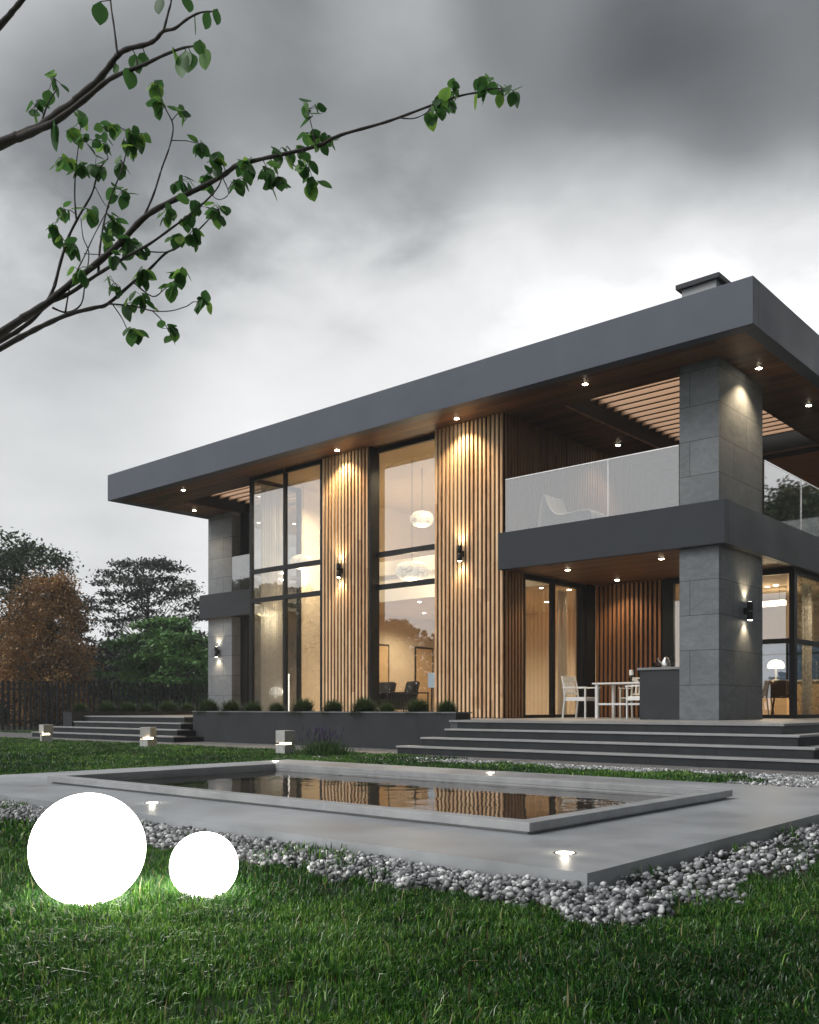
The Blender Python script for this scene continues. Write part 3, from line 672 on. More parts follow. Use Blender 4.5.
# ================================================================== LAMPS
def downlight_proto():
    o = thing('ceiling_light', '', 'ceiling light', (0, 0, 0), group='round recessed ceiling lights')
    MB().lathe([(.045, 0), (.065, 0), (.065, -.008), (.045, -.008)], n=20).build('ring', M['frame'], o, local=True)
    MB().lathe([(.001, -.018), (.03, -.017), (.05, -.012), (.053, -.004), (.001, -.004)], n=16).build('lens', M['lens'], o, local=True)
    return o
dl = downlight_proto(); dl_used = False
def downlight(x, y, z, label, power=38, spot=95, aim=(0, 0, -1), group=None):
    global dl_used
    o = dl if not dl_used else copy_tree(dl); dl_used = True
    for c in list(o.children):
        if c.type == 'LIGHT': bpy.data.objects.remove(c)
    o.location = (x, y, z); o['label'] = label
    return o, (power, spot, aim)
DL = []
for x, y, lab, p in ((-22.45, 15.66, 'lit roof downlight nearest the far left roof corner, on the front row', 40), (-16.2, 15.70, 'lit roof downlight washing the narrow slat panel between the tall windows', 55), (-12.5, 15.68, 'lit roof downlight washing the wide slat panel beside the tall window', 60), (-9.32, 15.65, 'lit roof downlight on the front row, in front of the louvred opening', 30),
                  (-24.5, 17.5, 'lit roof downlight above the left pillar by the roof edge', 30), (-10.9, 19.8, 'lit roof downlight deep over the upper terrace, beside the slatted side wall', 30), (-6.5, 17.03, 'lit roof downlight beside the right face of the big stone pillar', 60), (-6.53, 19.8, 'lit roof downlight at the far right, furthest along the right overhang', 30)):
    DL.append(downlight(x, y, 7.048, lab, p))
for x, y, lab in ((-10.55, 17.0, 'lit dining terrace ceiling light, left one of the front pair'), (-8.39, 16.95, 'lit dining terrace ceiling light, right one by the stone pillar'), (-10.54, 19.1, 'lit dining terrace ceiling light at the back before the cedar slats')):
    DL.append(downlight(x, y, 3.748, lab, 24, 130))
for x, y, z, lab, p in ((-12.15, 19.65, 3.718, 'bright ceiling light seen through the terrace sliding door', 60), (-16.6, 19.2, 3.718, 'bright star-like ceiling light under the mezzanine behind the tall window', 90), (-14.0, 21.5, 3.718, 'unseen added fill light under the mezzanine at the back of the living room', 80), (-18.4, 21.5, 3.718, 'unseen added fill light under the mezzanine by the left living room wall', 70),  # last two are added to fill the room with light, no visible source
                     (-8.0, 22.0, 3.698, 'small kitchen ceiling light above the dining chairs', 70), (-10.2, 22.0, 3.698, 'unseen added kitchen fill light near the cedar wall', 60), (-18.3, 17.6, 7.048, 'added living room fill light at the ceiling inside the corner window', 150), (-14.4, 17.4, 7.048, 'added living room fill light at the top of the tall window', 150), (-16.0, 21.0, 7.048, 'added living room fill light above the mezzanine', 120)):  # all but the first are added room fill, no visible source
    DL.append(downlight(x, y, z, lab, p, 150))
for o, (p, s, a) in DL: light('SPOT', 'bulb', (0, 0, -.05), p*(4.4 if p >= 60 and s >= 140 else 3.2), o, spot=max(s, 118), blend=.7, aim=a, size=.03)

def wall_lamp(p, n, label, first=None):
    p = Vector(p); n = Vector(n)
    o = thing('wall_lamp', label, 'wall lamp', p, group='black up and down wall lamps')
    q = n*.11
    MB().lathe([(.001, .0), (.05, 0), (.055, .005), (.055, .155), (.05, .16), (.001, .16)], q + Vector((0, 0, .01)), 20).build('upper_barrel', M['frame'], o, smooth=True, local=True)
    MB().lathe([(.001, .0), (.05, 0), (.055, .005), (.055, .155), (.05, .16), (.001, .16)], q + Vector((0, 0, -.17)), 20).build('lower_barrel', M['frame'], o, smooth=True, local=True)
    t = Vector((-n.y, n.x, 0)); bm = MB().box(-.035, .035, 0, .075, -.06, .06)
    bm.xform(Matrix(((t.x, n.x, 0, 0), (t.y, n.y, 0, 0), (0, 0, 1, 0), (0, 0, 0, 1)))); bm.build('bracket', M['frame'], o, local=True)
    for sgn in (1, -1):
        MB().lathe([(.001, -.0004), (.044, -.0004), (.044, .0004), (.001, .0004)], q + Vector((0, 0, sgn*.1708 + (.0 if sgn > 0 else 0))), 16).build('lens', M['lens'], o, local=True)
        light('SPOT', 'bulb', q + Vector((0, 0, sgn*.185)), 26, o, spot=100, blend=.8, aim=(-n.x*.22, -n.y*.22, sgn), size=.02)
    return o
def on_plane_y(u, v, Y):
    r = (u-409.5)/931.4; d = Y/(CS+r*SN); return at(u, v, d)
pz = on_plane_y(342, 571, 16.0); wall_lamp((pz.x, 15.995, pz.z), (0, -1, 0), 'black up and down lamp on the narrow slat panel between the tall windows')
pz = on_plane_y(463, 554, 16.0); wall_lamp((pz.x, 15.995, pz.z), (0, -1, 0), 'black up and down lamp on the wide slat panel left of the balcony')
wall_lamp((-6.82, 17.15, 2.62), (1, 0, 0), 'black up and down lamp on the dark side of the big stone pillar')
pz = on_plane_y(219, 652, 18.4); wall_lamp((pz.x, 18.4, pz.z), (0, -1, 0), 'black up and down lamp on the pale far left pillar')
if 0: wall_lamp((-23.77, 18.9, 6.5), (1, 0, 0), 'small lamp high on the inner side of the left pillar above its balcony')

# pendants
def pendant(u, v, Y, dia, hgt, ceil, label):
    c = on_plane_y(u, v, Y)
    o = thing('pendant_lamp', label, 'pendant lamp', c, group='woven globe pendant lamps')
    prof = []
    for i in range(13):
        a = -math.pi/2 + math.pi*i/12; r = math.cos(a); z = math.sin(a)
        prof.append((max(dia/2*abs(r)**.7, .05), hgt/2*z))
    MB().lathe(prof, n=14).build('shade', M['pendant'], o, local=True)
    MB().tube([(0, 0, hgt/2), (0, 0, ceil-c.z)], .008, 6).build('cord', M['frame'], o, local=True)
    light('POINT', 'bulb', (0, 0, -hgt/2-.12), 70, o, size=.12, color=(1, .78, .5))
    return o
pendant(422, 519, 18.3, .62, .40, 7.045, 'upper woven globe pendant seen in the tall window')
pendant(412, 571, 17.5, .86, .48, 7.045, 'lower and larger woven globe pendant seen in the tall window')
pendant(303, 562, 17.5, .72, .40, 7.045, 'woven globe pendant behind the transom of the corner window, right pane')
pendant(266, 607, 16.75, .82, .50, 7.045, 'large woven globe pendant low in the left pane of the corner window')

# garden bollards
def bollard(x, y, label, rz, twist):
    o = thing('garden_lamp', label, 'garden lamp', (x, y, 0), rz, 'two-block concrete garden lamps')
    MB().box(-.12, .12, -.12, .12, -.03, .185).build('base_block', M['bollard'], o, local=True, bevel=.006)
    MB().box(-.07, .07, -.07, .07, .185, .222).build('glow_panel', M['bollard_glow'], o, local=True)
    m = MB().box(-.12, .12, -.12, .12, 0, .205); m.xform(Matrix.Translation((0, 0, .222)) @ Matrix.Rotation(twist, 4, 'Z')); m.build('top_block', M['bollard'], o, local=True, bevel=.006)
    for dx, dy in ((.1, -.1), (-.1, -.1)): light('POINT', 'bulb', (dx, dy, .205), 1.2, o, size=.015)
    return o
bollard(-12.35, 10.72, 'concrete block garden lamp beside the lavender, blocks aligned', 0, 0)
bollard(-16.6, 10.73, 'concrete block garden lamp with twisted top, in front of the side steps', R(8), R(20))
bollard(-21.1, 10.86, 'concrete block garden lamp furthest left on the lawn by the fence', R(-20), R(18))

# light balls
BALLS = []
for x_u, d, dia, lab in ((88, 3.79, .455, 'large glowing white ball lamp lying on the front lawn'), (204, 3.94, .285, 'small glowing white ball lamp beside the larger one on the lawn')):
    c = at(x_u, 708.3, d); BALLS.append((c.x, c.y)); o = thing('ball_lamp', lab, 'ball lamp', (c.x, c.y, 0), group='glowing lawn balls')
    prof = [(max(dia/2*math.cos(a), .004), dia/2 + dia/2*math.sin(a) + (.012 if dia > .4 else .004)) for a in [-math.pi/2 + math.pi*i/32 for i in range(33)]]
    MB().lathe(prof, n=48).build('globe', M['ball'], o, smooth=True, local=True)
    MB().lathe([(.001, -.02), (.06, -.02), (.06, .004), (.001, .004)], n=24).build('base', M['white_paint'], o, local=True)

# ================================================================== POOL
PO = thing('reflecting_pool', 'raised grey concrete pool platform with a shallow rectangular basin', 'pool', (-6, 6, 0))
PX0, PX1, PY0, PY1 = -9.86, -2.086, 3.52, 8.62
BX0, BX1, BY0, BY1 = -8.47, -2.96, 4.37, 7.21; tw_ = .12
plat = MB().cell_holes(PX0, PX1, PY0, PY1, -.05, .10, [(BX0+.04, BX1-.04, BY0+.04, BY1-.04)]).build('platform', M['concrete'], PO)
rm = MB(); z0, z1 = .116, .168
rm.box(BX0, BX1, BY0, BY0+tw_, z0, z1); rm.box(BX0, BX1, BY1-tw_, BY1, z0, z1); rm.box(BX0, BX0+tw_, BY0+tw_, BY1-tw_, z0, z1); rm.box(BX1-tw_, BX1, BY0+tw_, BY1-tw_, z0, z1)
rm.build('rim', M['rim'], PO, bevel=.003)
g_ = .035
sk = MB(); sk.box(BX0+g_, BX1-g_, BY0+g_, BY0+tw_-.002, -.04, z0-.001); sk.box(BX0+g_, BX1-g_, BY1-tw_+.002, BY1-g_, -.04, z0-.001); sk.box(BX0+g_, BX0+tw_-.002, BY0+tw_, BY1-tw_, -.04, z0-.001); sk.box(BX1-tw_+.002, BX1-g_, BY0+tw_, BY1-tw_, -.04, z0-.001)
sk.build('basin_wall', M['rim'], PO)
MB().box(BX0+tw_, BX1-tw_, BY0+tw_, BY1-tw_, -.045, .004).build('basin', M['basin'], PO)
wt = sheet('water', BX0+tw_-.001, BX1-tw_+.001, BY0+tw_-.001, BY1-tw_+.001, .098, M['water'], 1); tag(wt, kind='structure')
def ground_light(x, y, label):
    o = thing('ground_light', label, 'ground light', (x, y, .10), group='round lights set in the pool platform')
    MB().lathe([(.046, -.002), (.058, -.002), (.058, .0025), (.046, .0025)], n=20).build('ring', M['steel'], o, local=True)
    MB().lathe([(.001, .0005), (.045, .0005), (.044, .003), (.001, .0045)], n=20).build('lens', M['ground_lens'], o, local=True)
    light('POINT', 'bulb', (0, 0, .05), .5, o, size=.02, color=(1, .9, .7))
for x, y, lab in ((-2.46, 3.94, 'round light glowing in the platform at the near right corner of the pool'), (-6.09, 3.97, 'round light glowing in the platform behind the two glowing balls'), (-6.14, 8.30, 'round light in the far platform edge in front of the entrance steps'), (-9.65, 8.2, 'round light in the far platform edge in front of the lavender lamp')):
    ground_light(x, y, lab)

# ================================================================== FURNITURE
def armchair(x, y, z, rz, label):
    """faces local +Y"""
    o = thing('dining_armchair', label, 'chair', (x, y, z), rz, 'white slatted dining armchairs')
    m = M['white_paint']
    MB().box(-.26, .26, -.24, .26, .42, .45).build('seat', m, o, local=True, bevel=.006)
    for sx in (-1, 1):
        MB().tube([(sx*.27, .25, 0), (sx*.27, .25, .64)], .02, 8).build('leg', m, o, local=True)
        MB().tube([(sx*.27, -.30, 0), (sx*.27, -.25, .45), (sx*.265, -.27, .66), (sx*.26, -.33, .90)], .022, 8).build('leg', m, o, local=True)
        MB().box(sx*.27-.025, sx*.27+.025, -.30, .29, .64, .665).build('armrest', m, o, local=True, bevel=.006)
        MB().box(sx*.27-.012, sx*.27+.012, -.24, .24, .37, .42).build('rail', m, o, local=True)
    b = MB(); n = 0
    b.box(-.25, .25, -.345, -.32, .80, .90); b.box(-.25, .25, -.285, -.26, .50, .55)
    for i in range(5):
        xx = -.17+.085*i; k = len(b.v); b.box(xx-.022, xx+.022, -.012, .012, .55, .80)
        b.xform(Matrix.Translation((0, -.27, .55)) @ Matrix.Rotation(R(12), 4, 'X') @ Matrix.Translation((0, 0, -.55)), k)
    b.build('backrest', m, o, local=True, bevel=.003)
    return o
DZ = .60
armchair(-10.42, 17.35, DZ, R(-90), 'white armchair at the left end of the terrace dining table')
armchair(-9.75, 18.55, DZ, R(180), 'white armchair behind the terrace dining table before the cedar slats')
armchair(-8.72, 16.95, DZ, R(60), 'white armchair partly hidden by the dark outdoor counter')
tb = thing('dining_table', 'white slim-legged dining table on the covered terrace', 'table', (-9.45, 17.6, DZ))
tt = MB().box(-.62, .75, -.42, .42, .715, .745).build('tabletop', M['white_paint'], tb, local=True, bevel=.004)
for sx, sy in ((-.54, -.35), (.67, -.35), (-.54, .35), (.67, .35)): MB().box(sx-.03, sx+.03, sy-.03, sy+.03, 0, .715).build('leg', M['white_paint'], tb, local=True)
MB().box(-.51, .64, -.36, -.34, .28, .32).box(-.51, .64, .34, .36, .28, .32).build('stretcher', M['white_paint'], tb, local=True)
cd = thing('candle_holder', 'dark candle holder with glass chimney on the dining table', 'candle holder', (-9.30, 17.45, DZ+.745))
MB().lathe([(.05, 0), (.05, .01), (.015, .03), (.015, .10), (.045, .12), (.045, .15)], n=16).build('stem', M['bottle'], cd, local=True, smooth=True)
MB().lathe([(.04, .15), (.045, .19), (.04, .26)], n=16).build('glass_chimney', M['white_paint'], cd, local=True, smooth=True)
bo = thing('bowl', 'small dark bowl beside the candle holder on the dining table', 'bowl', (-9.12, 17.55, DZ+.745))
MB().lathe([(.03, 0), (.06, .02), (.09, .07), (.085, .07), (.055, .025), (.001, .01)], n=20).build('body', M['copper'], bo, local=True, smooth=True)
ct = thing('outdoor_counter', 'dark tiled outdoor counter with pale top beside the stone pillar', 'counter', (-8, 16.3, DZ))
MB().box(-8.40, -7.565, 16.08, 16.72, .60, 1.53).build('body', M['slabwall'], ct)
MB().box(-8.44, -7.563, 16.05, 16.75, 1.53, 1.575).build('countertop', M['planter_cap'], ct, bevel=.005)
kz = 1.575
kt_ = thing('kettle', 'shiny steel kettle with looped handle on the outdoor counter', 'kettle', (-8.0, 16.35, kz))
MB().lathe([(.001, 0), (.085, 0), (.092, .02), (.085, .10), (.06, .16), (.045, .175), (.001, .18)], n=28).build('body', M['steel'], kt_, smooth=True, local=True)
MB().lathe([(.05, .172), (.045, .185), (.012, .195), (.014, .215), (.001, .22)], n=20).build('lid', M['steel'], kt_, smooth=True, local=True)
MB().tube([(-.07, -.03, .09), (-.12, -.05, .14), (-.135, -.06, .19)], [.02, .014, .01], 10).build('spout', M['steel'], kt_, smooth=True, local=True)
MB().tube([(.05, .02, .16), (.10, .05, .21), (.145, .07, .19), (.15, .07, .12), (.09, .04, .05)], .009, 8).build('handle', M['frame'], kt_, smooth=True, local=True)
pn = thing('pan', 'dark round pan leaning open on the outdoor counter beside the kettle', 'pan', (-8.22, 16.45, kz))
m_ = MB().lathe([(.001, 0), (.085, .0), (.105, .05), (.10, .05), (.08, .008), (.001, .006)], n=24); m_.xform(Matrix.Translation((0, 0, .035)) @ Matrix.Rotation(R(28), 4, 'X')); m_.build('body', M['copper'], pn, smooth=True, local=True)
MB().tube([(.09, .03, .06), (.16, .06, .09), (.2, .09, .10)], .008, 8).build('handle', M['frame'], pn, local=True)

# upper terrace lounge with a white throw
lg = thing('lounge_chair', 'upholstered lounge chair under a rumpled white throw behind the balcony glass', 'lounge chair', (-10.3, 16.75, 4.44))
def throw(x0, x1, prof, name):
    # prof: side profile in x,z ; extruded along y with folds
    pts = prof; b = MB(); ny = 15
    for j in range(ny):
        fy = j/(ny-1)
        for i, (px_, pz_) in enumerate(pts):
            q = .018*math.sin(i*2.1+fy*5)+.014*math.sin(fy*23+i*.7)
            b.v.append((px_+q*.6, -.35+.7*fy, pz_+q))
    k = len(pts)
    for j in range(ny-1):
        for i in range(k-1): b.f.append((j*k+i, j*k+i+1, (j+1)*k+i+1, (j+1)*k+i))
    o = b.build(name, M['white_cloth'], lg, smooth=True, local=True); s_ = o.modifiers.new('s', 'SOLIDIFY'); s_.thickness = .02
    sb = o.modifiers.new('sub', 'SUBSURF'); sb.levels = sb.render_levels = 1
    return o
throw(0, 0, [(-.62, .06), (-.60, .30), (-.56, .55), (-.50, .80), (-.46, .86), (-.40, .80), (-.34, .60), (-.26, .45), (-.12, .37), (.1, .36), (.35, .37), (.55, .39), (.66, .36), (.69, .24), (.70, .1)], 'throw')
MB().box(-.54, .62, -.30, .30, .12, .335).build('cushion', M['black_cloth'], lg, local=True, bevel=.03)
for sx in (-.48, .56):
    for sy in (-.26, .26): MB().box(sx-.02, sx+.02, sy-.02, sy+.02, 0, .12).build('leg', M['frame'], lg, local=True)

# living room: two dark armchairs, wire console, glow strip for the curtain gap, mushroom lamp, screen
def club(x, y, rz, label):
    o = thing('lounge_armchair', label, 'armchair', (x, y, .612), rz, 'black armchairs in the living room')
    MB().box(-.36, .36, -.34, .36, .18, .44).build('seat', M['black_cloth'], o, local=True, bevel=.04)
    m = MB().box(-.38, .38, -.08, .08, 0, .52); m.xform(Matrix.Translation((0, -.34, .40)) @ Matrix.Rotation(R(14), 4, 'X')); m.build('backrest', M['black_cloth'], o, local=True, bevel=.05)
    for sx in (-1, 1): MB().box(sx*.42-.06, sx*.42+.06, -.34, .36, .18, .62).build('armrest', M['black_cloth'], o, local=True, bevel=.04)
    for sx in (-.34, .34):
        for sy in (-.3, .3): MB().tube([(sx, sy, 0), (sx, sy, .18)], .018, 8).build('leg', M['frame'], o, local=True)
club(-16.35, 18.0, R(150), 'black armchair behind the tall window, near the middle of the pane')
club(-17.3, 18.1, R(165), 'black armchair behind the tall window, at the left edge of the pane')
wc = thing('wire_bench', 'low black wire-mesh bench standing inside the tall window', 'bench', (-14.9, 16.75, .612))
b = MB()
for i in range(24): b.box(-.62+.05*i-.004, -.62+.05*i+.004, -.2, -.192, 0.0, .55)
for i in range(11): b.box(-.62, .54, -.191, -.185, .05*i+.02, .05*i+.028)
b.build('mesh_panel', M['frame'], wc, local=True)
MB().box(-.63, .55, -.2, .2, .55, .58).build('top', M['frame'], wc, local=True)
for sx in (-.61, .53): MB().box(sx-.012, sx+.012, .17, .19, 0, .55).build('leg', M['frame'], wc, local=True)
sc = on_plane_y(431.5, 671, 17.3)
scr = thing('tablet_screen', 'small pale blue screen on a stand at the right edge of the tall window', 'screen', (sc.x, sc.y, .612))
MB().tube([(0, 0, 0), (0, 0, .7)], .015, 8).lathe([(.12, 0), (.12, .015)], n=20).build('stand', M['frame'], scr, local=True)
MB().box(-.11, .11, -.01, .01, .70, 1.06).build('screen', M['screen'], scr, local=True, bevel=.004)
fl = on_plane_y(288.6, 705, 16.5)
flo = thing('curtain_gap_glow', 'slim glowing strip added for the bright gap between curtains in the corner window', 'glow strip', (fl.x, fl.y, .612))  # glowing strip added for the bright gap between the curtains
MB().lathe([(.10, 0), (.10, .02), (.02, .02)], n=20).build('base', M['white_paint'], flo, local=True)
MB().tube([(0, 0, .02), (0, 0, 1.12)], .022, 12).build('tube', M['tube'], flo, local=True)
ml = on_plane_y(276, 692, 17.0)
mlo = thing('mushroom_lamp', 'glowing white mushroom lamp on a low stool inside the corner window', 'table lamp', (ml.x, ml.y, .612))
MB().lathe([(.14, 0), (.14, .02), (.03, .03), (.03, .42), (.15, .44), (.15, .47)], n=20).build('stool', M['frame'], mlo, local=True)
MB().lathe([(.05, .47), (.05, .55), (.17, .57), (.20, .66), (.17, .75), (.08, .80), (.001, .81)], n=24).build('shade', M['tube'], mlo, smooth=True, local=True)

# kitchen
isl = thing('kitchen_island', 'pale oak kitchen island seen through the right glazing', 'kitchen island', (-8.3, 23.4, .618))
MB().box(-9.6, -7.15, 23.0, 23.7, .618, 1.46).build('body', M['oak'], isl)
MB().box(-9.63, -7.12, 22.97, 23.73, 1.46, 1.50).build('worktop', M['white_paint'], isl)
fa = MB().tube([(-7.55, 23.45, 1.50), (-7.55, 23.45, 1.85), (-7.53, 23.40, 1.92), (-7.50, 23.32, 1.92), (-7.49, 23.28, 1.86)], .014, 8).build('tap', M['steel'], isl)
def kchair(x, y, rz, label):
    o = thing('kitchen_chair', label, 'chair', (x, y, .618), rz, 'dark shell kitchen chairs')
    MB().box(-.23, .23, -.22, .24, .43, .47).build('seat', M['leather'], o, local=True, bevel=.015)
    b = MB(); n = 9
    for j in range(5):
        z = .47+.09*j; wv = .23-.012*j*j*.35
        for i in range(n):
            a = (i/(n-1)-.5)*2; b.v.append((a*wv, -.24-.02*j+.12*a*a, z))
    for j in range(4):
        for i in range(n-1): q = j*n+i; b.f.append((q, q+1, q+n+1, q+n))
    o2 = b.build('backrest', M['leather'], o, local=True, smooth=True); s_ = o2.modifiers.new('s', 'SOLIDIFY'); s_.thickness = .025
    for sx in (-.2, .2):
        for sy in (-.2, .2): MB().tube([(sx*.8, sy*.8, .43), (sx*1.1, sy*1.15, 0)], .013, 8).build('leg', M['frame'], o, local=True)
kchair(-8.18, 21.6, R(35), 'dark shell chair in the kitchen, left one beside the stone pillar')
kchair(-7.72, 21.6, R(18), 'dark shell chair in the kitchen, right one beside the black mullion')
tl = thing('kitchen_lamp', 'white dome table lamp standing on the kitchen island', 'table lamp', (-8.47, 23.3, 1.50))
MB().lathe([(.09, 0), (.09, .02), (.02, .03), (.02, .30)], n=20).build('stem', M['white_paint'], tl, local=True)
MB().lathe([(.19, .30), (.21, .36), (.18, .44), (.10, .50), (.001, .52)], n=24).build('shade', M['shade'], tl, smooth=True, local=True)
vs_ = thing('dried_bouquet', 'dark dried flowers in a vase on the kitchen island', 'flowers', (-8.95, 23.3, 1.50))
MB().lathe([(.05, 0), (.06, .08), (.03, .16), (.035, .18)], n=16).build('vase', M['copper'], vs_, local=True, smooth=True)
b = MB()
for i in range(26):
    a = random.uniform(0, 6.28); r_ = random.uniform(.03, .16); h_ = random.uniform(.3, .48); b.tube([(0, 0, .17), (r_*.5*math.cos(a), r_*.5*math.sin(a), h_*.7), (r_*math.cos(a), r_*math.sin(a), h_)], [.003, .003, .025], 5)
b.build('stems', M['leather'], vs_, local=True)
kp = on_plane_y(771, 604, 22.5)
kpo = thing('linear_pendant', 'long glowing pendant near the kitchen ceiling beside the pillar', 'pendant lamp', (kp.x, kp.y, kp.z))
MB().box(-.5, .35, -.08, .08, -.05, .07).build('shade', M['shade'], kpo, local=True, bevel=.02)
for sx in (-.35, .2): MB().tube([(sx, 0, .07), (sx, 0, 3.70-kp.z)], .006, 6).build('cord', M['frame'], kpo, local=True)
light('POINT', 'bulb', (0, 0, -.25), 60, kpo, size=.15)

# ================================================================== VEGETATION
ICO = None
def ico(sub):
    b = bmesh.new(); bmesh.ops.create_icosphere(b, subdivisions=sub, radius=1)
    V = np.array([v.co[:] for v in b.verts]); F = np.array([[v.index for v in f.verts] for f in b.faces]); b.free(); return V, F
# tufts on the planters
def tuft_mesh(seed, r, n=1500):
    g = np.random.default_rng(seed)
    th = g.uniform(0, 2*np.pi, n); el = np.arcsin(g.uniform(.05, 1, n)**.8); L = r*g.uniform(.78, 1.12, n)*(1+.25*np.sin(el))
    d = np.stack([np.cos(th)*np.cos(el), np.sin(th)*np.cos(el), np.sin(el)], 1)
    root = np.stack([g.normal(0, .05, n), g.normal(0, .05, n), np.full(n, -.03)], 1)
    side = np.stack([-np.sin(th), np.cos(th), np.zeros(n)], 1)*.006
    mid = root + d*L[:, None]*.55 + np.array([0, 0, .03]); tip = root + d*L[:, None] - np.array([0, 0, 1])*(L*.10*np.cos(el))[:, None]
    V = np.concatenate([root-side, root+side, mid+side, mid-side, tip]); i = np.arange(n)
    return V, [np.stack([i, i+n, i+2*n, i+3*n], 1), np.stack([i+3*n, i+2*n, i+4*n], 1)], np.tile(np.clip(g.normal(.45, .25, n), 0, 1), 5)
ORD = ['first', 'second', 'third', 'fourth', 'fifth', 'sixth', 'seventh', 'eighth', 'ninth', 'tenth']
tm = [mesh_np('grass_tuft', *tuft_mesh(s, .30)[:2], M['tuft'], shade=tuft_mesh(s, .30)[2]) for s in (1, 2, 3)]
us = [447, 418, 387, 364, 333, 303, 277, 253, 231, 209]; used = [False]*3
def put_tuft(x, y, z, s, label, group, i):
    k = i % 3
    o = tm[k] if not used[k] else tm[k].copy()
    if used[k]: COL.objects.link(o)
    used[k] = True
    o.location = (x, y, z); o.scale = (s, s, s*.95); o.rotation_euler = (0, 0, i*1.3); tag(o, label, 'ornamental grass', group)
sz = [.92, 1.05, .78, 1.18, 1.0, 1.12, .84, .95, 1.06, 1.15]
for i, u in enumerate(us):
    c = on_plane_y(u, 705, 13.83)
    put_tuft(c.x, c.y, .70, sz[i]*1.0, 'spiky round grass tuft in the long front planter, %s from its right end' % ORD[i], 'round grass tufts in the planters', i)
for i, u in enumerate([187, 168, 147, 128, 106, 80]):
    r = (u-409.5)/931.4; Yr = -24.7*(CS+r*SN)/(-SN+r*CS)
    put_tuft(-24.7, Yr, .69, [1.0, 1.25, .95, 1.1, 1.15, .95][i], 'spiky round grass tuft above the side steps, %s counted from the left pillar' % ORD[i], 'round grass tufts in the planters', i+1)

# lavender
lv = thing('lavender', 'purple flowering lavender clump on the lawn edge below the planter', 'lavender', (-11.35, 10.7, 0))
g = np.random.default_rng(5); n = 900
root = np.stack([g.normal(0, .20, n), g.normal(0, .14, n), np.zeros(n)], 1); h = g.uniform(.10, .30, n); tip = root*1.15 + np.stack([g.normal(0, .05, n), g.normal(0, .05, n), h], 1)
a_ = g.uniform(0, 6.28, n); side = np.stack([np.cos(a_), np.sin(a_), a_*0], 1)*.007; mid = (root+tip)/2
i = np.arange(n); mesh_np('foliage', np.concatenate([root-side, root+side, mid+side, mid-side, tip]), [np.stack([i, i+n, i+2*n, i+3*n], 1), np.stack([i+3*n, i+2*n, i+4*n], 1)], M['lav_leaf'], lv, np.tile(g.uniform(0, 1, n), 5), local=True)
b = MB(); b2 = MB()
for q in range(46):
    x, y = g.normal(0, .20), g.normal(0, .14); hh = g.uniform(.30, .50); dx, dy = g.normal(0, .06), g.normal(0, .05)
    b.tube([(x, y, 0), (x+dx, y+dy, hh)], .003, 4, False); b2.tube([(x+dx, y+dy, hh-.06), (x+dx*1.1, y+dy*1.1, hh-.02), (x+dx*1.2, y+dy*1.2, hh+.03)], [.006, .012, .003], 6)
b.build('stems', M['lav_leaf'], lv, local=True); b2.build('flowers', M['lav_fl'], lv, local=True)

# ---- grass
def pebble_region(x, y):
    """signed distance-like test for the gravel round the platform"""
    wob = .06*np.sin(x*5.1+1)+.05*np.sin(y*6.3+x*2)+.05*np.sin(x*13+y*9)+.03*np.sin(x*31+y*23)+.02*np.sin(x*57-y*49)
    front = (y > 3.06+wob) & (y < PY0+.02) & (x > -11) & (x < -1.62+wob)
    right = (x < -1.58+wob+np.clip((y-4.2)*.05, 0, .3)) & (x > PX1-.02) & (y > 3.1+wob) & (y < 8.75)
    return front | right
def in_plat(x, y): return (x > PX0-.01) & (x < PX1+.01) & (y > PY0-.01) & (y < PY1+.01)
def vnoise(x, y, s, sd=0):
    return (np.sin(x*s*1.7+1.3+sd)+np.sin(y*s*1.9+.7+x*s*.6+sd)+np.sin((x+y)*s*1.1+2.1)+np.sin((x-y)*s*2.3+sd*2))/4
def blades(x, y, h0, h1, wd, seed, lean=.6):
    g = np.random.default_rng(seed); n = len(x)
    h = g.uniform(h0, h1, n)*(1+.34*vnoise(x, y, 5.2)+.2*vnoise(x, y, 13, 3)); th = g.uniform(0, 2*np.pi, n)
    for bx_, by_ in BALLS: h = h*(1+.75*np.exp(-((x-bx_)**2+(y-by_)**2)/.10))
    base_dir = vnoise(x, y, 2.2, 3)*3.0
    la = base_dir+g.normal(0, 2.0, n); lz = np.abs(g.normal(0, lean, n))
    lx, ly = np.cos(la)*h*lz, np.sin(la)*h*lz
    wx, wy = np.cos(th)*wd*g.uniform(.6, 1.3, n), np.sin(th)*wd*g.uniform(.6, 1.3, n)
    z = np.full(n, -.004)
    p0 = np.stack([x-wx, y-wy, z], 1); p1 = np.stack([x+wx, y+wy, z], 1)
    p2 = np.stack([x+lx*.35+wx*.8, y+ly*.35+wy*.8, h*.6], 1); p3 = np.stack([x+lx*.35-wx*.8, y+ly*.35-wy*.8, h*.6], 1)
    p4 = np.stack([x+lx, y+ly, h*(1.0-.35*np.clip(lz, 0, 1.2))], 1)
    s = np.clip(.42+.30*vnoise(x, y, 1.3, 5)+.12*vnoise(x, y, 6, 2)+g.normal(0, .27, n), 0, .88)
    dry = g.random(n); s = np.where(dry < .035, g.uniform(.92, .98, n), s); s = np.where(dry > .992, 1.0, s)
    V = np.concatenate([p0, p1, p2, p3, p4]); i = np.arange(n)
    return V, [np.stack([i, i+n, i+2*n, i+3*n], 1), np.stack([i+3*n, i+2*n, i+4*n], 1)], np.tile(s, 5)
def scatter(n, dmin, dmax, rmin, rmax, seed, power=1.0):
    g = np.random.default_rng(seed)
    d = dmin + (dmax-dmin)*g.random(n)**power; r = g.uniform(rmin, rmax, n)
    return d*(-SN+r*CS), d*(CS+r*SN)
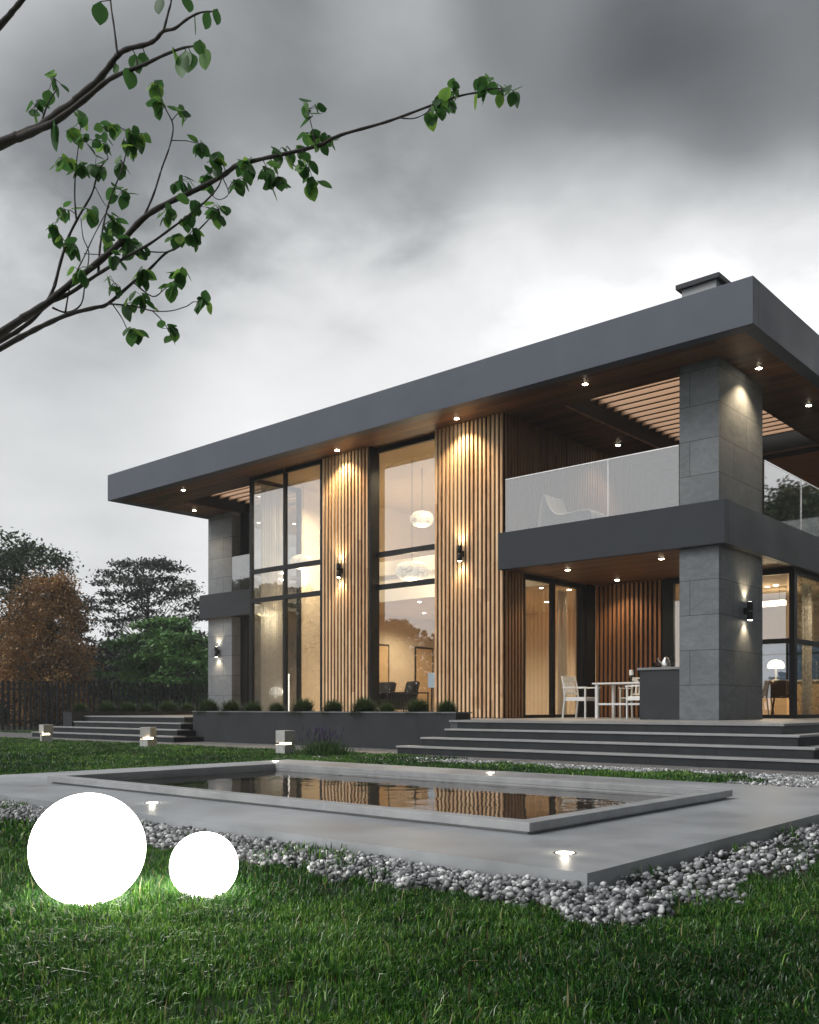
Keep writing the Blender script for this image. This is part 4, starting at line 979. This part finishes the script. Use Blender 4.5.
def lawn_ok(x, y): return ~in_plat(x, y) & ~pebble_region(x, y) & (y < 11.7)
x, y = scatter(480000, 1.9, 5.6, -.62, .62, 11, 1.0)
gx = np.random.default_rng(77); xe = np.concatenate([gx.uniform(-1.6, 4.5, 110000), gx.uniform(-6, 0, 60000)]); ye = np.concatenate([gx.uniform(1.5, 10.5, 110000), gx.uniform(-1.5, 3.2, 60000)])
re_ = (xe*CS+ye*SN)/np.maximum(-xe*SN+ye*CS, .05); de_ = -xe*SN+ye*CS; ke = (np.abs(re_) > .60) | (de_ < 1.95) | (de_ > 5.5); x = np.concatenate([x, xe[ke]]); y = np.concatenate([y, ye[ke]])
bare = vnoise(x, y, 2.7, 9)+.35*vnoise(x, y, 8, 2)
thin = np.clip(.75+.55*vnoise(x, y, 7, 4)+.25*vnoise(x, y, 17, 1), .18, 1)
ok = lawn_ok(x, y) & ((bare < .55) | (np.random.default_rng(4).random(len(x)) < .15)) & (np.random.default_rng(8).random(len(x)) < thin)
ok &= ~((y > 3.3) & (x > -2.2) & (x < -1.3) & (np.random.default_rng(6).random(len(x)) < .0))
tag(mesh_np('grass', *blades(x[ok], y[ok], .020, .050, .0023, 1)[:2], M['grass'], shade=blades(x[ok], y[ok], .020, .050, .0023, 1)[2]), 'dense dark green lawn grass in the foreground', 'grass', kind='stuff')
# long stray stems
x, y = scatter(900, 2.0, 4.6, -.6, .6, 21); ok = lawn_ok(x, y)
Vb, Fb, Sb = blades(x[ok], y[ok], .06, .11, .0028, 2, .7); Sb = np.where(np.tile(np.random.default_rng(3).random(ok.sum()) < .18, 5), 1.0, Sb)
tag(mesh_np('tall_grass', Vb, Fb, M['grass'], shade=Sb), 'long loose grass stems standing out of the front lawn', 'grass', kind='stuff')
# mid and back lawn
xs, ys = [], []
g = np.random.default_rng(31)
def region(n, x0, x1, y0, y1):
    return g.uniform(x0, x1, n), g.uniform(y0, y1, n)
parts = [region(60000, -12.5, -9.87, 2.0, 11.7), region(90000, -20, -9.0, 4.2, 11.7), region(70000, -32, -18, 4, 11.9), region(26000, -32, -25.6, 11.9, 22), region(30000, -12, -5, 0, 3.4)]
x = np.concatenate([p[0] for p in parts]); y = np.concatenate([p[1] for p in parts]); ok = ~in_plat(x, y) & ~pebble_region(x, y) & ~((y > 11.68) & (y < 14.6)) & ((x < -9.0) | (y < 3.6)); x, y = x[ok], y[ok]
Vb, Fb, Sb = blades(x, y, .03, .065, .0085, 3); tag(mesh_np('lawn', Vb, Fb, M['grass'], shade=Sb), 'mown green lawn behind and left of the pool', 'grass', kind='stuff')
# strip of grass between platform and path
x, y = region(42000, -10.6, -3.75, 8.63, 10.9)
edge = 10.55 + .25*np.sin(x*2.3)+.12*np.sin(x*7); ok = (y < edge) & (x > -10.0+.5*np.sin(y*5)) & (x < -4.0+.3*np.sin(y*7)) & ((y > 8.66))
x, y = x[ok], y[ok]; Vb, Fb, Sb = blades(x, y, .03, .075, .007, 4); tag(mesh_np('grass_strip', Vb, Fb, M['grass'], shade=Sb), 'narrow strip of grass between the pool platform and the steps', 'grass', kind='stuff')
# grass growing through the gravel
x, y = region(60000, -9, -1.3, 2.9, 8); tn = vnoise(x, y, 3.1, 7)+.5*vnoise(x, y, 9, 1)
ok = pebble_region(x, y) & (tn > .40) & ~in_plat(x, y); x, y = x[ok], y[ok]
Vb, Fb, Sb = blades(x, y, .05, .085, .0035, 5); Vb[:, 2] += .02; tag(mesh_np('gravel_grass', Vb, Fb, M['grass'], shade=Sb), 'small grass tufts growing through the gravel', 'grass', kind='stuff')

# ---- gravel
IV, IF = ico(2)
def pebbles(x, y, z, r, seed):
    g = np.random.default_rng(seed); n = len(x); m = len(IV)
    nz = IV[None]*(1+.0)                                   # n,m,3
    ax = np.stack([r*g.uniform(.8, 1.25, n)*.88, r*g.uniform(.75, 1.05, n), r*g.uniform(.55, .85, n)], 1)
    P = IV[None]*ax[:, None, :]
    ph = g.uniform(0, 6.28, (n, 3)); P *= (1+.10*np.sin(IV[None, :, 0]*3.1+ph[:, None, 0])+.09*np.sin(IV[None, :, 1]*3.7+ph[:, None, 1])+.08*np.sin(IV[None, :, 2]*4.1+ph[:, None, 2]))[..., None]
    a = g.uniform(0, 6.28, n); t = g.normal(0, .5, n); ca, sa, ct_, st_ = np.cos(a), np.sin(a), np.cos(t), np.sin(t)
    X, Y, Z = P[..., 0], P[..., 1], P[..., 2]
    Y2 = Y*ct_[:, None]-Z*st_[:, None]; Z2 = Y*st_[:, None]+Z*ct_[:, None]
    X3 = X*ca[:, None]-Y2*sa[:, None]; Y3 = X*sa[:, None]+Y2*ca[:, None]
    V = np.stack([X3+x[:, None], Y3+y[:, None], Z2+z[:, None]], -1).reshape(-1, 3)
    F = (IF[None]+(np.arange(n)*m)[:, None, None]).reshape(-1, 3)
    s = np.clip(g.choice([.18, .45, .62, .95], n, p=[.28, .34, .20, .18])+g.normal(0, .10, n), 0, 1)
    return V, [F], np.repeat(s, m)
g = np.random.default_rng(41)
x = g.uniform(-11, -1.1, 80000); y = g.uniform(2.85, 11.5, 80000)
ok = pebble_region(x, y) & ~((x > PX0-.0) & (x < PX1+.012) & (y > PY0-.012) & (y < PY1))
ok &= (g.random(len(x)) < np.where(y < 5.2, 1.0, .6)); x, y = x[ok], y[ok]; n = len(x)
x2 = g.uniform(-11, -1.5, 40000); y2 = g.uniform(2.95, 3.5, 40000); ok = pebble_region(x2, y2) & (y2 < PY0-.015); x2, y2 = x2[ok][:9000], y2[ok][:9000]
x = np.concatenate([x, x2]); y = np.concatenate([y, y2]); n = len(x)
z = g.uniform(.004, .05, n)*np.clip(1.25-np.abs(vnoise(x, y, 2, 1))*.5, .4, 1.2)
V_, F_, S_ = pebbles(x, y, z, np.clip(g.lognormal(-4.38, .26, n), .008, .021), 42)
tag(mesh_np('gravel', V_, F_, M['pebble'], shade=S_, smooth=True), 'grey and white river pebbles banked round the pool platform', 'gravel', kind='stuff')
x = np.concatenate([g.uniform(-11.5, -8.8, 1500), g.uniform(-9, -3, 2600), g.uniform(-4.1, -3.2, 500)]); y = np.concatenate([g.uniform(9.2, 11.6, 1500), g.uniform(10.5, 11.3, 2600), g.uniform(9.2, 11.2, 500)])
V_, F_, S_ = pebbles(x, y, g.uniform(.006, .022, len(x)), g.uniform(.014, .026, len(x)), 43)
tag(mesh_np('gravel_strip', V_, F_, M['pebble'], shade=S_, smooth=True), 'grey pebbles scattered between the grass strip and the paved path', 'gravel', kind='stuff')
def gravel_ground():
    m, t, b = new_mat('gravel_bed'); p = pos(t); vo = t.nodes.new('ShaderNodeTexVoronoi'); vo.inputs['Scale'].default_value = 32; t.links.new(p, vo.inputs['Vector'])
    sp = t.nodes.new('ShaderNodeSeparateColor'); t.links.new(vo.outputs['Color'], sp.inputs[0])
    t.links.new(ramp_n(t, sp.outputs[0], [(0, (.07, .07, .072)), (.7, (.2, .2, .205)), (1, (.4, .4, .4))]), b.inputs['Base Color']); b.inputs['Roughness'].default_value = .8
    bump_n(t, b, math_n(t, 'SUBTRACT', 1.0, vo.outputs['Distance']), .9, .02); return m
M['gravelbed'] = gravel_ground()
tag(MB().box(-11.8, 2, 8.64, 11.75, -.05, .004).build('gravel_bed', M['gravelbed']), kind='structure')

# ---- trees
def make_tree(name, label, loc, height, spread, leaf_mat_, seed, n_tips=160, leaves=110, leaf=.16, crown0=.25, clump=.45, flat=.6, shape='round', trunk_r=.16, group='trees beyond the fence', obj_only=False):
    g = np.random.default_rng(seed); rd = random.Random(seed)
    o = thing(name, label, 'tree', loc, group=group)
    tb = MB(); hz = height
    top = Vector((rd.uniform(-.3, .3), rd.uniform(-.3, .3), hz*.82))
    tr = [Vector((0, 0, -.1)), Vector((rd.uniform(-.1, .1), rd.uniform(-.1, .1), hz*.25)), Vector((rd.uniform(-.2, .2), rd.uniform(-.2, .2), hz*.5)), top]
    tb.tube(tr, [trunk_r, trunk_r*.8, trunk_r*.5, trunk_r*.12], 8)
    tips = []
    lobes = [(g.normal(0, .28, 3)*np.array([spread, spread, 0])) for _ in range(6)]
    for k in range(n_tips):
        f = g.uniform(0, 1)**.8; zt = hz*(crown0+(1-crown0)*f)
        if shape == 'round': prof = math.sqrt(max(0, 1-(2*f-.85)**2/1.35))
        elif shape == 'cone': prof = (1-f)**.75*1.0+.10
        else: prof = .45+.55*math.sin(math.pi*min(1, f*.9+.15))
        a = g.uniform(0, 2*np.pi); rr = spread*prof*math.sqrt(g.uniform(.12, 1))*(1+.22*math.sin(a*3+seed)+.13*math.sin(a*5+zt))
        p = Vector((rr*math.cos(a), rr*math.sin(a), min(zt, hz)))
        tips.append(p)
        zb = max(hz*.12, zt - rr*rd.uniform(.5, 1.0)-.2); fb = min(zb/(hz*.82), 1)
        q0 = Vector((0, 0, 0))
        for c0, c1, z0_, z1_ in zip(tr, tr[1:], (0, .25, .5), (.25, .5, .82)):
            if z0_*hz <= zb <= z1_*hz+.01: q0 = c0.lerp(c1, (zb/hz-z0_)/(z1_-z0_))
        if q0.z < .05: q0 = Vector((0, 0, zb))
        midp = q0.lerp(p, .55)+Vector((g.normal(0, .12), g.normal(0, .12), g.normal(.1, .12)))
        if k % 2 == 0: tb.tube([q0, midp, p], [trunk_r*.22*(1-f*.5), trunk_r*.11, .008], 5, False)
    tb.build('trunk', M['bark_far'], o, local=True)
    T = np.array([t[:] for t in tips]); n = len(T)*leaves
    C = np.repeat(T, leaves, 0)+g.normal(0, 1, (n, 3))*np.array([clump, clump, clump*flat])
    C[:, 2] = np.maximum(C[:, 2], .15)
    th = g.uniform(0, 2*np.pi, n); tilt = g.normal(0, .55, n); L = leaf*g.uniform(.55, 1.2, n)
    a = np.stack([np.cos(th)*np.cos(tilt), np.sin(th)*np.cos(tilt), np.sin(tilt)-.25], 1)*L[:, None]
    roll = g.uniform(-.9, .9, n); bx = np.stack([-np.sin(th)*np.cos(roll), np.cos(th)*np.cos(roll), np.sin(roll)], 1)*(L*.34)[:, None]
    V = np.concatenate([C-a*.5, C+bx, C+a*.5, C-bx]); i = np.arange(n)
    cl = np.repeat(g.normal(0, .16, len(T)), leaves); s = np.clip(.45+cl+g.normal(0, .17, n), 0, 1)
    mesh_np('crown', V, [np.stack([i, i+n, i+2*n, i+3*n], 1)], leaf_mat_, o, np.tile(s, 4), local=True)
    return o
def gp(u, d): c = at(u, 708.3, d); return (c.x, c.y, 0)
make_tree('broadleaf_tree', 'tall dark green leafy tree at the left picture edge behind the rusty one', gp(12, 43), 8.7, 3.4, M['leaf_dark'], 3, 150, 100, .22, .12, .32, .6)
make_tree('autumn_tree', 'rusty orange brown leafed tree behind the fence', gp(50, 38), 6.0, 2.05, M['leaf_orange'], 8, 190, 150, .13, .05, .25, .8, 'oval')
make_tree('thin_tree', 'grey green sparse tree with open branches behind the bright green one', gp(150, 47), 8.3, 3.3, M['leaf_grey'], 15, 210, 60, .20, .22, .30, .25)
make_tree('bushy_tree', 'low bright green bushy tree beside the left pillar', gp(165, 40), 4.55, 2.35, M['leaf_green'], 21, 150, 100, .22, .05, .27, .32)
make_tree('broadleaf_tree', 'dark tree mirrored in the right balcony glass, standing behind the house', (0.9, 42, 0), 10.2, 2.6, M['leaf_dark'], 29, 220, 130, .26, .15, .5, .6)
# far wood, one mass along the plot edge (also what the windows mirror)
g = np.random.default_rng(55); Cs = []
for k in range(38):
    if k < 14: cx, cy = g.uniform(-56, -48), 8+k*2.6+g.normal(0, 1)
    elif k < 26: cx, cy = g.uniform(-58, -40), -34+(k-14)*3.4+g.normal(0, 1)
    else: cx, cy = -6+(k-26)*2.4+g.normal(0, .6), g.uniform(50, 58)  # unseen clumps added to darken the reflection in the kitchen glass
    hh = g.uniform(4.2, 6.0) if (k < 14 or k >= 26) else g.uniform(6.5, 10.5)
    nn = 5200; a = g.uniform(0, 6.28, nn); el = g.uniform(.02, 1, nn); rr = 2.9*np.sqrt(np.clip(1-(2*el-.8)**2/1.5, 0, 1))*np.sqrt(g.random(nn))*(1+.25*np.sin(a*3+k)+.2*np.sin(el*11+a*2))
    Cs.append(np.stack([cx+rr*np.cos(a), cy+rr*np.sin(a), hh*el+g.normal(0, .12, nn)+.1], 1))
C = np.concatenate(Cs); n = len(C); th = g.uniform(0, 6.28, n); L = g.uniform(.28, .60, n)
a = np.stack([np.cos(th), np.sin(th), g.normal(0, .5, n)], 1)*L[:, None]*.5; bx = np.stack([-np.sin(th), np.cos(th), g.normal(0, .8, n)], 1)*L[:, None]*.3
i = np.arange(n); tag(mesh_np('far_wood', np.concatenate([C-a, C+bx, C+a, C-bx]), [np.stack([i, i+n, i+2*n, i+3*n], 1)], M['leaf_dark'], shade=np.tile(np.clip(g.normal(.35, .25, n), 0, 1), 4)), 'dark mass of woodland beyond the fence, plus unseen clumps added behind the house', 'wood', kind='stuff')

# ---- fence
fe = thing('slat_fence', 'dark upright slat fence closing the garden on the left', 'fence', (-32, 12, 0))
A = Vector((-33.2, 12.0, 0)); B = Vector((-30.6, 26, 0)); b = MB(); pp = MB(); n = 0
def fline(P, Q):
    d = Q-P; L = d.length; t = d.normalized(); ang = math.atan2(t.y, t.x); k = int(L/.19)
    for i in range(k):
        c = P+t*(i*.19); n0 = len(b.v); b.box(-.045, .045, -.02, .02, .04, 1.80)
        b.xform(Matrix.Translation(c) @ Matrix.Rotation(ang, 4, 'Z'), n0)
    for zc in (.35, 1.5):
        n0 = len(pp.v); pp.box(0, L, .022, .05, zc-.025, zc+.025); pp.xform(Matrix.Translation(P) @ Matrix.Rotation(ang, 4, 'Z'), n0)
    for i in range(int(L/2.8)+1):
        n0 = len(pp.v); pp.box(-.04, .04, .052, .12, -.1, 1.7); pp.xform(Matrix.Translation(P+t*i*2.8) @ Matrix.Rotation(ang, 4, 'Z'), n0)
fline(Vector((-34.5, -18, 0)), A); fline(A, B); fline(B, Vector((-28.5, 40, 0)))
b.build('slats', M['fence'], fe); pp.build('rails', M['fence'], fe)

# ---- foreground branch of a garden tree standing left of the view
TR = thing('garden_tree', 'leafy tree branches with thin bare twigs reaching in at the upper left', 'tree', (*gp(-420, 3.3)[:2], 0))
z7 = lambda x, y: (x*.31746, 60+y*.31746); z8 = lambda x, y: (240+x*.3663, 60+y*.3663); z6 = lambda x, y: (x*.31746, y*.31746)
BR = [  # pixel path, start depth, end depth, radii (m)
 ([(-330, 560), (-160, 440)]+[z7(*p) for p in ((0, 862), (80, 808), (150, 765), (210, 715), (300, 645), (380, 575), (450, 500), (520, 455), (620, 408), (700, 365), (740, 335))]+[z8(*p) for p in ((0, 285), (60, 270), (150, 250), (220, 232), (250, 215), (290, 200), (380, 175), (440, 155), (520, 125), (600, 98), (660, 87))], 3.3, 2.9, .0165, .0028),
 ([(-240, 520), (-120, 420)]+[z7(*p) for p in ((0, 910), (90, 860), (150, 830), (220, 800), (300, 780), (340, 768), (420, 700), (470, 660), (520, 610), (560, 590), (620, 540), (655, 505))], 3.25, 3.2, .014, .0022),
 ([(-260, 510), (-120, 405)]+[z7(*p) for p in ((0, 885), (60, 850), (120, 800), (165, 730), (190, 640), (215, 560), (250, 490), (290, 420), (310, 350), (340, 310))], 3.3, 3.5, .013, .0022),
 ([z7(*p) for p in ((150, 765), (220, 735), (300, 680), (390, 625), (470, 580), (540, 530), (620, 470), (680, 410), (700, 370))], 3.24, 3.05, .0085, .002),
 ([z7(*p) for p in ((455, 490), (485, 420), (510, 340), (535, 270), (545, 205), (520, 150), (500, 95))], 3.16, 3.3, .0045, .0018),
 ([z7(*p) for p in ((310, 670), (315, 590), (330, 500), (350, 430), (385, 340), (400, 270), (395, 220))], 3.2, 3.4, .0045, .0018),
 ([z7(*p) for p in ((240, 500), (235, 420), (240, 330), (250, 250), (255, 200))], 3.4, 3.5, .0038, .0016),
 ([z7(*p) for p in ((165, 780), (210, 795), (255, 770), (268, 700), (280, 610), (262, 560), (255, 500))], 3.26, 3.45, .004, .0016),
 ([z7(*p) for p in ((340, 768), (420, 775), (480, 790), (540, 790), (590, 775))], 3.22, 3.0, .0035, .0015),
 ([z7(*p) for p in ((355, 770), (385, 815), (405, 860))], 3.2, 3.15, .0025, .0013), ([z7(*p) for p in ((480, 790), (510, 820), (530, 850))], 3.1, 3.05, .0025, .0013),
 ([z7(*p) for p in ((205, 800), (215, 740), (225, 700), (265, 620), (300, 545), (345, 460))], 3.25, 3.3, .0035, .0015),
 ([z7(*p) for p in ((420, 700), (480, 745), (520, 720), (560, 690))], 3.2, 3.1, .003, .0014),
 ([z7(*p) for p in ((460, 603), (520, 605), (560, 590))], 3.2, 3.15, .003, .0014), ([z7(*p) for p in ((265, 610), (320, 612), (350, 600))], 3.3, 3.25, .002, .0012),
 ([z7(*p) for p in ((300, 400), (330, 455), (345, 460))], 3.4, 3.35, .002, .0012),
 ([(-320, 330), (-150, 210)]+[z7(*p) for p in ((0, 265), (60, 240), (130, 210), (180, 170), (240, 130))]+[z6(*p) for p in ((240, 312), (300, 262), (340, 215), (370, 175), (400, 155), (460, 140), (490, 125), (515, 98), (550, 90), (590, 60), (630, 40), (670, 36))], 2.7, 2.45, .019, .002),
 ([z7(*p) for p in ((60, 245), (130, 215), (180, 190))]+[z6(*p) for p in ((265, 315), (330, 260), (380, 232), (450, 205), (520, 172), (580, 150), (620, 145))], 2.62, 2.4, .012, .0024),
 ([z6(*p) for p in ((515, 98), (530, 40), (540, 0), (545, -60))], 2.5, 2.55, .004, .002), ([z6(*p) for p in ((370, 175), (360, 90), (350, 20), (345, -50))], 2.55, 2.6, .0034, .0018),
 ([z7(*p) for p in ((130, 200), (150, 140), (180, 90))], 2.65, 2.7, .003, .0015), ([(-180, 210), (-90, 120)]+[z6(*p) for p in ((0, 80), (40, 35), (75, -5), (130, -60))], 2.7, 2.6, .012, .006),
 ([z8(*p) for p in ((435, 158), (470, 160), (500, 150), (525, 130))], 2.95, 2.93, .0022, .0014), ([z8(*p) for p in ((205, 232), (200, 200), (188, 150))], 3.0, 3.0, .0022, .0012),
 ([z7(*p) for p in ((700, 368), (720, 420), (690, 440), (660, 420))], 3.05, 3.05, .002, .0012),
]
wood = MB(); PT = []
for path, d0, d1, r0, r1 in BR:
    k = len(path); pts = [at(u, v_, d0+(d1-d0)*i/(k-1)) for i, (u, v_) in enumerate(path)]
    # smooth
    fine = []
    for i in range(k-1):
        p0, p1, p2, p3 = pts[max(i-1, 0)], pts[i], pts[i+1], pts[min(i+2, k-1)]
        for s in range(4):
            t = s/4; fine.append(.5*((2*p1)+(p2-p0)*t+(2*p0-5*p1+4*p2-p3)*t*t+(3*p1-p0-3*p2+p3)*t**3))
    fine.append(pts[-1]); m_ = len(fine)
    rad = [(r0+(r1-r0)*(i/(m_-1))**.65)*(1+.10*math.sin(i*1.9+k)) for i in range(m_)]
    wood.tube(fine, rad, 8); PT += fine
tb0 = Vector(TR.location); wood.tube([tb0+Vector((0, 0, -.1)), tb0+Vector((.03, .02, .5)), tb0+Vector((.06, .05, 1.1)), at(-330, 560, 3.3), at(-320, 330, 2.75), at(-300, 80, 2.7), at(-280, -200, 2.8)], [.075, .062, .055, .045, .034, .025, .012], 12)
CL = [z7(*p[:2])+(p[2], 1.0) for p in ((170, 75, 3), (110, 165, 3), (225, 235, 1), (265, 270, 1), (200, 330, 4), (250, 195, 1), (345, 225, 5), (330, 275, 3), (300, 350, 6), (400, 250, 6), (440, 250, 5), (385, 430, 7), (205, 490, 3), (285, 490, 2), (365, 520, 7), (340, 570, 5), (230, 600, 7), (180, 560, 3), (245, 680, 4), (360, 640, 4), (410, 590, 7), (440, 610, 5), (445, 690, 8), (360, 720, 4), (450, 765, 6), (400, 785, 3), (420, 870, 5), (535, 865, 6), (625, 780, 4), (565, 690, 5), (530, 730, 4), (610, 570, 7), (555, 575, 4), (580, 520, 3), (620, 480, 6), (690, 490, 8), (530, 490, 5), (570, 395, 4), (650, 380, 6), (635, 285, 3), (690, 330, 5), (740, 400, 4), (510, 155, 6), (575, 180, 4), (490, 90, 4), (780, 345, 6), (250, 350, 4), (380, 330, 2), (420, 290, 3))]
CL += [z8(*p[:2])+(p[2], 1.1) for p in ((105, 265, 2), (125, 275, 2), (165, 260, 4), (195, 215, 4), (245, 230, 2), (175, 300, 5), (200, 345, 2), (188, 150, 4), (75, 320, 5), (105, 335, 4), (20, 300, 4), (520, 150, 2), (545, 120, 3), (570, 130, 4), (590, 100, 2), (675, 95, 1), (705, 95, 2), (738, 95, 2), (660, 75, 2))]
BIG = [z8(648, 95)+(.052, 1.0), z6(315, 5)+(.062, .5), z6(615, 55)+(.050, .35), z6(585, 160)+(.075, .6), z6(545, 150)+(.058, .95), z6(640, 150)+(.055, .8), z6(600, 165)+(.06, .55), z6(660, 40)+(.045, .4), z6(685, 28)+(.042, .5), z6(630, 125)+(.045, .7), z6(425, 170)+(.045, .6), z6(410, 215)+(.06, .6), z6(455, 165)+(.045, .5), z6(365, 200)+(.03, .7), z7(160, 205)+(.075, .25), z7(175, 190)+(.06, .3), z6(500, -10)+(.05, .2), z6(590, -15)+(.05, .6), z6(430, 185)+(.04, .4)]
lv_V, lv_F4, lv_S = [], [], []; rd = random.Random(4); nb = 0
def leaf(base, direc, L, wid, sh):
    global nb
    d = direc.normalized(); up = Vector((0, 0, 1)); sd_ = d.cross(up)
    if sd_.length < .1: sd_ = Vector((CS, SN, 0)).copy()
    sd_.normalize(); ang = rd.uniform(-.75, .75); nn = sd_.cross(d); sd2 = sd_*math.cos(ang)+nn*math.sin(ang); nn = sd2.cross(d)
    W = [0.04, .41, .50, .46, .30, .012]; droop = rd.uniform(.02, .16)*L
    for i, ww in enumerate(W):
        t = i/5; c = base+d*L*t-nn*droop*math.sin(t*math.pi*.5)
        lift = nn*L*.07*ww*2
        lv_V.extend([tuple(c+sd2*wid*L*ww+lift), tuple(c), tuple(c-sd2*wid*L*ww+lift)]); lv_S.extend([sh, max(0, sh-.08), sh])
    for i in range(5):
        q = nb+i*3; lv_F4.append((q, q+1, q+4, q+3)); lv_F4.append((q+1, q+2, q+5, q+4))
    nb += 18
tw2 = wood; PTn = np.array([p[:] for p in PT]); cam0 = np.array((0, 0, HC))
def nearest(u, v_):
    F = np.array([-SN, CS, 0]); Rr = np.array([CS, SN, 0]); D = PTn-cam0; dd = D@F
    uu = 409.5+931.4*(D@Rr)/dd; vv = 708.3-931.4*D[:, 2]/dd; i = np.argmin((uu-u)**2+(vv-v_)**2); return PT[i], dd[i]
for u, v_, n, s in CL:
    p, d = nearest(u, v_); c = at(u, v_-6, d+rd.uniform(-.05, .05))
    if (c-p).length > .012: tw2.tube([p, p.lerp(c, .5)+Vector((0, 0, .006)), c], [.0018, .0015, .0011], 5, False)
    for q in range(n+4):
        out = Vector((rd.gauss(0, 1), rd.gauss(0, 1), rd.gauss(-1.25, .8))); L = rd.uniform(.033, .056)*s*d/3.2
        bse = c+Vector((rd.gauss(0, .012), rd.gauss(0, .012), rd.gauss(0, .010)))
        tw2.tube([c, bse], .0009, 4, False)
        sh = min(1, max(0, rd.gauss(.5, .24))); 
        if rd.random() < .07: sh = rd.uniform(.9, 1)
        leaf(bse, out, L, rd.uniform(.68, .82), sh)
for u, v_, L, sh in BIG:
    p, d = nearest(u, v_); c = at(u, v_, d)
    tw2.tube([p, c], .0013, 5, False); leaf(c, Vector((rd.gauss(0, .15), rd.gauss(0, .15), -1)), L, .74, sh)
# foliage of the same tree outside the view
for q in range(420):
    p = at(rd.uniform(-420, -30), rd.uniform(-250, 420), rd.uniform(2.6, 3.6)); pr = min(PT, key=lambda t: (t-p).length_squared)
    p = pr.lerp(p, .10); D_ = p-Vector((0, 0, HC))
    if 409.5+931.4*D_.dot(Vector((CS, SN, 0)))/D_.dot(Vector((-SN, CS, 0))) > -35: continue
    leaf(p, Vector((rd.gauss(0, 1), rd.gauss(0, 1), rd.gauss(-.45, .5))), rd.uniform(.03, .05), .62, rd.uniform(.2, .7))
wood.build('trunk', M['bark'], TR, smooth=True)
mesh_np('crown', np.array(lv_V), [np.array(lv_F4)], M['leaf_fg'], TR, np.array(lv_S), smooth=True)

# ---- thin haze between the camera and the wood
hz = MB().box(-150, 120, -120, 160, -1.0, 16).build('haze', None)
hm = bpy.data.materials.new('haze_air'); hm.use_nodes = True; ht = hm.node_tree; ht.nodes.remove(ht.nodes['Principled BSDF'])
hv = ht.nodes.new('ShaderNodeVolumePrincipled'); hv.inputs['Color'].default_value = (.88, .91, .95, 1); hv.inputs['Density'].default_value = .0011; hv.inputs['Anisotropy'].default_value = .2
ht.links.new(hv.outputs[0], ht.nodes['Material Output'].inputs['Volume']); hz.data.materials.append(hm); tag(hz, kind='stuff')
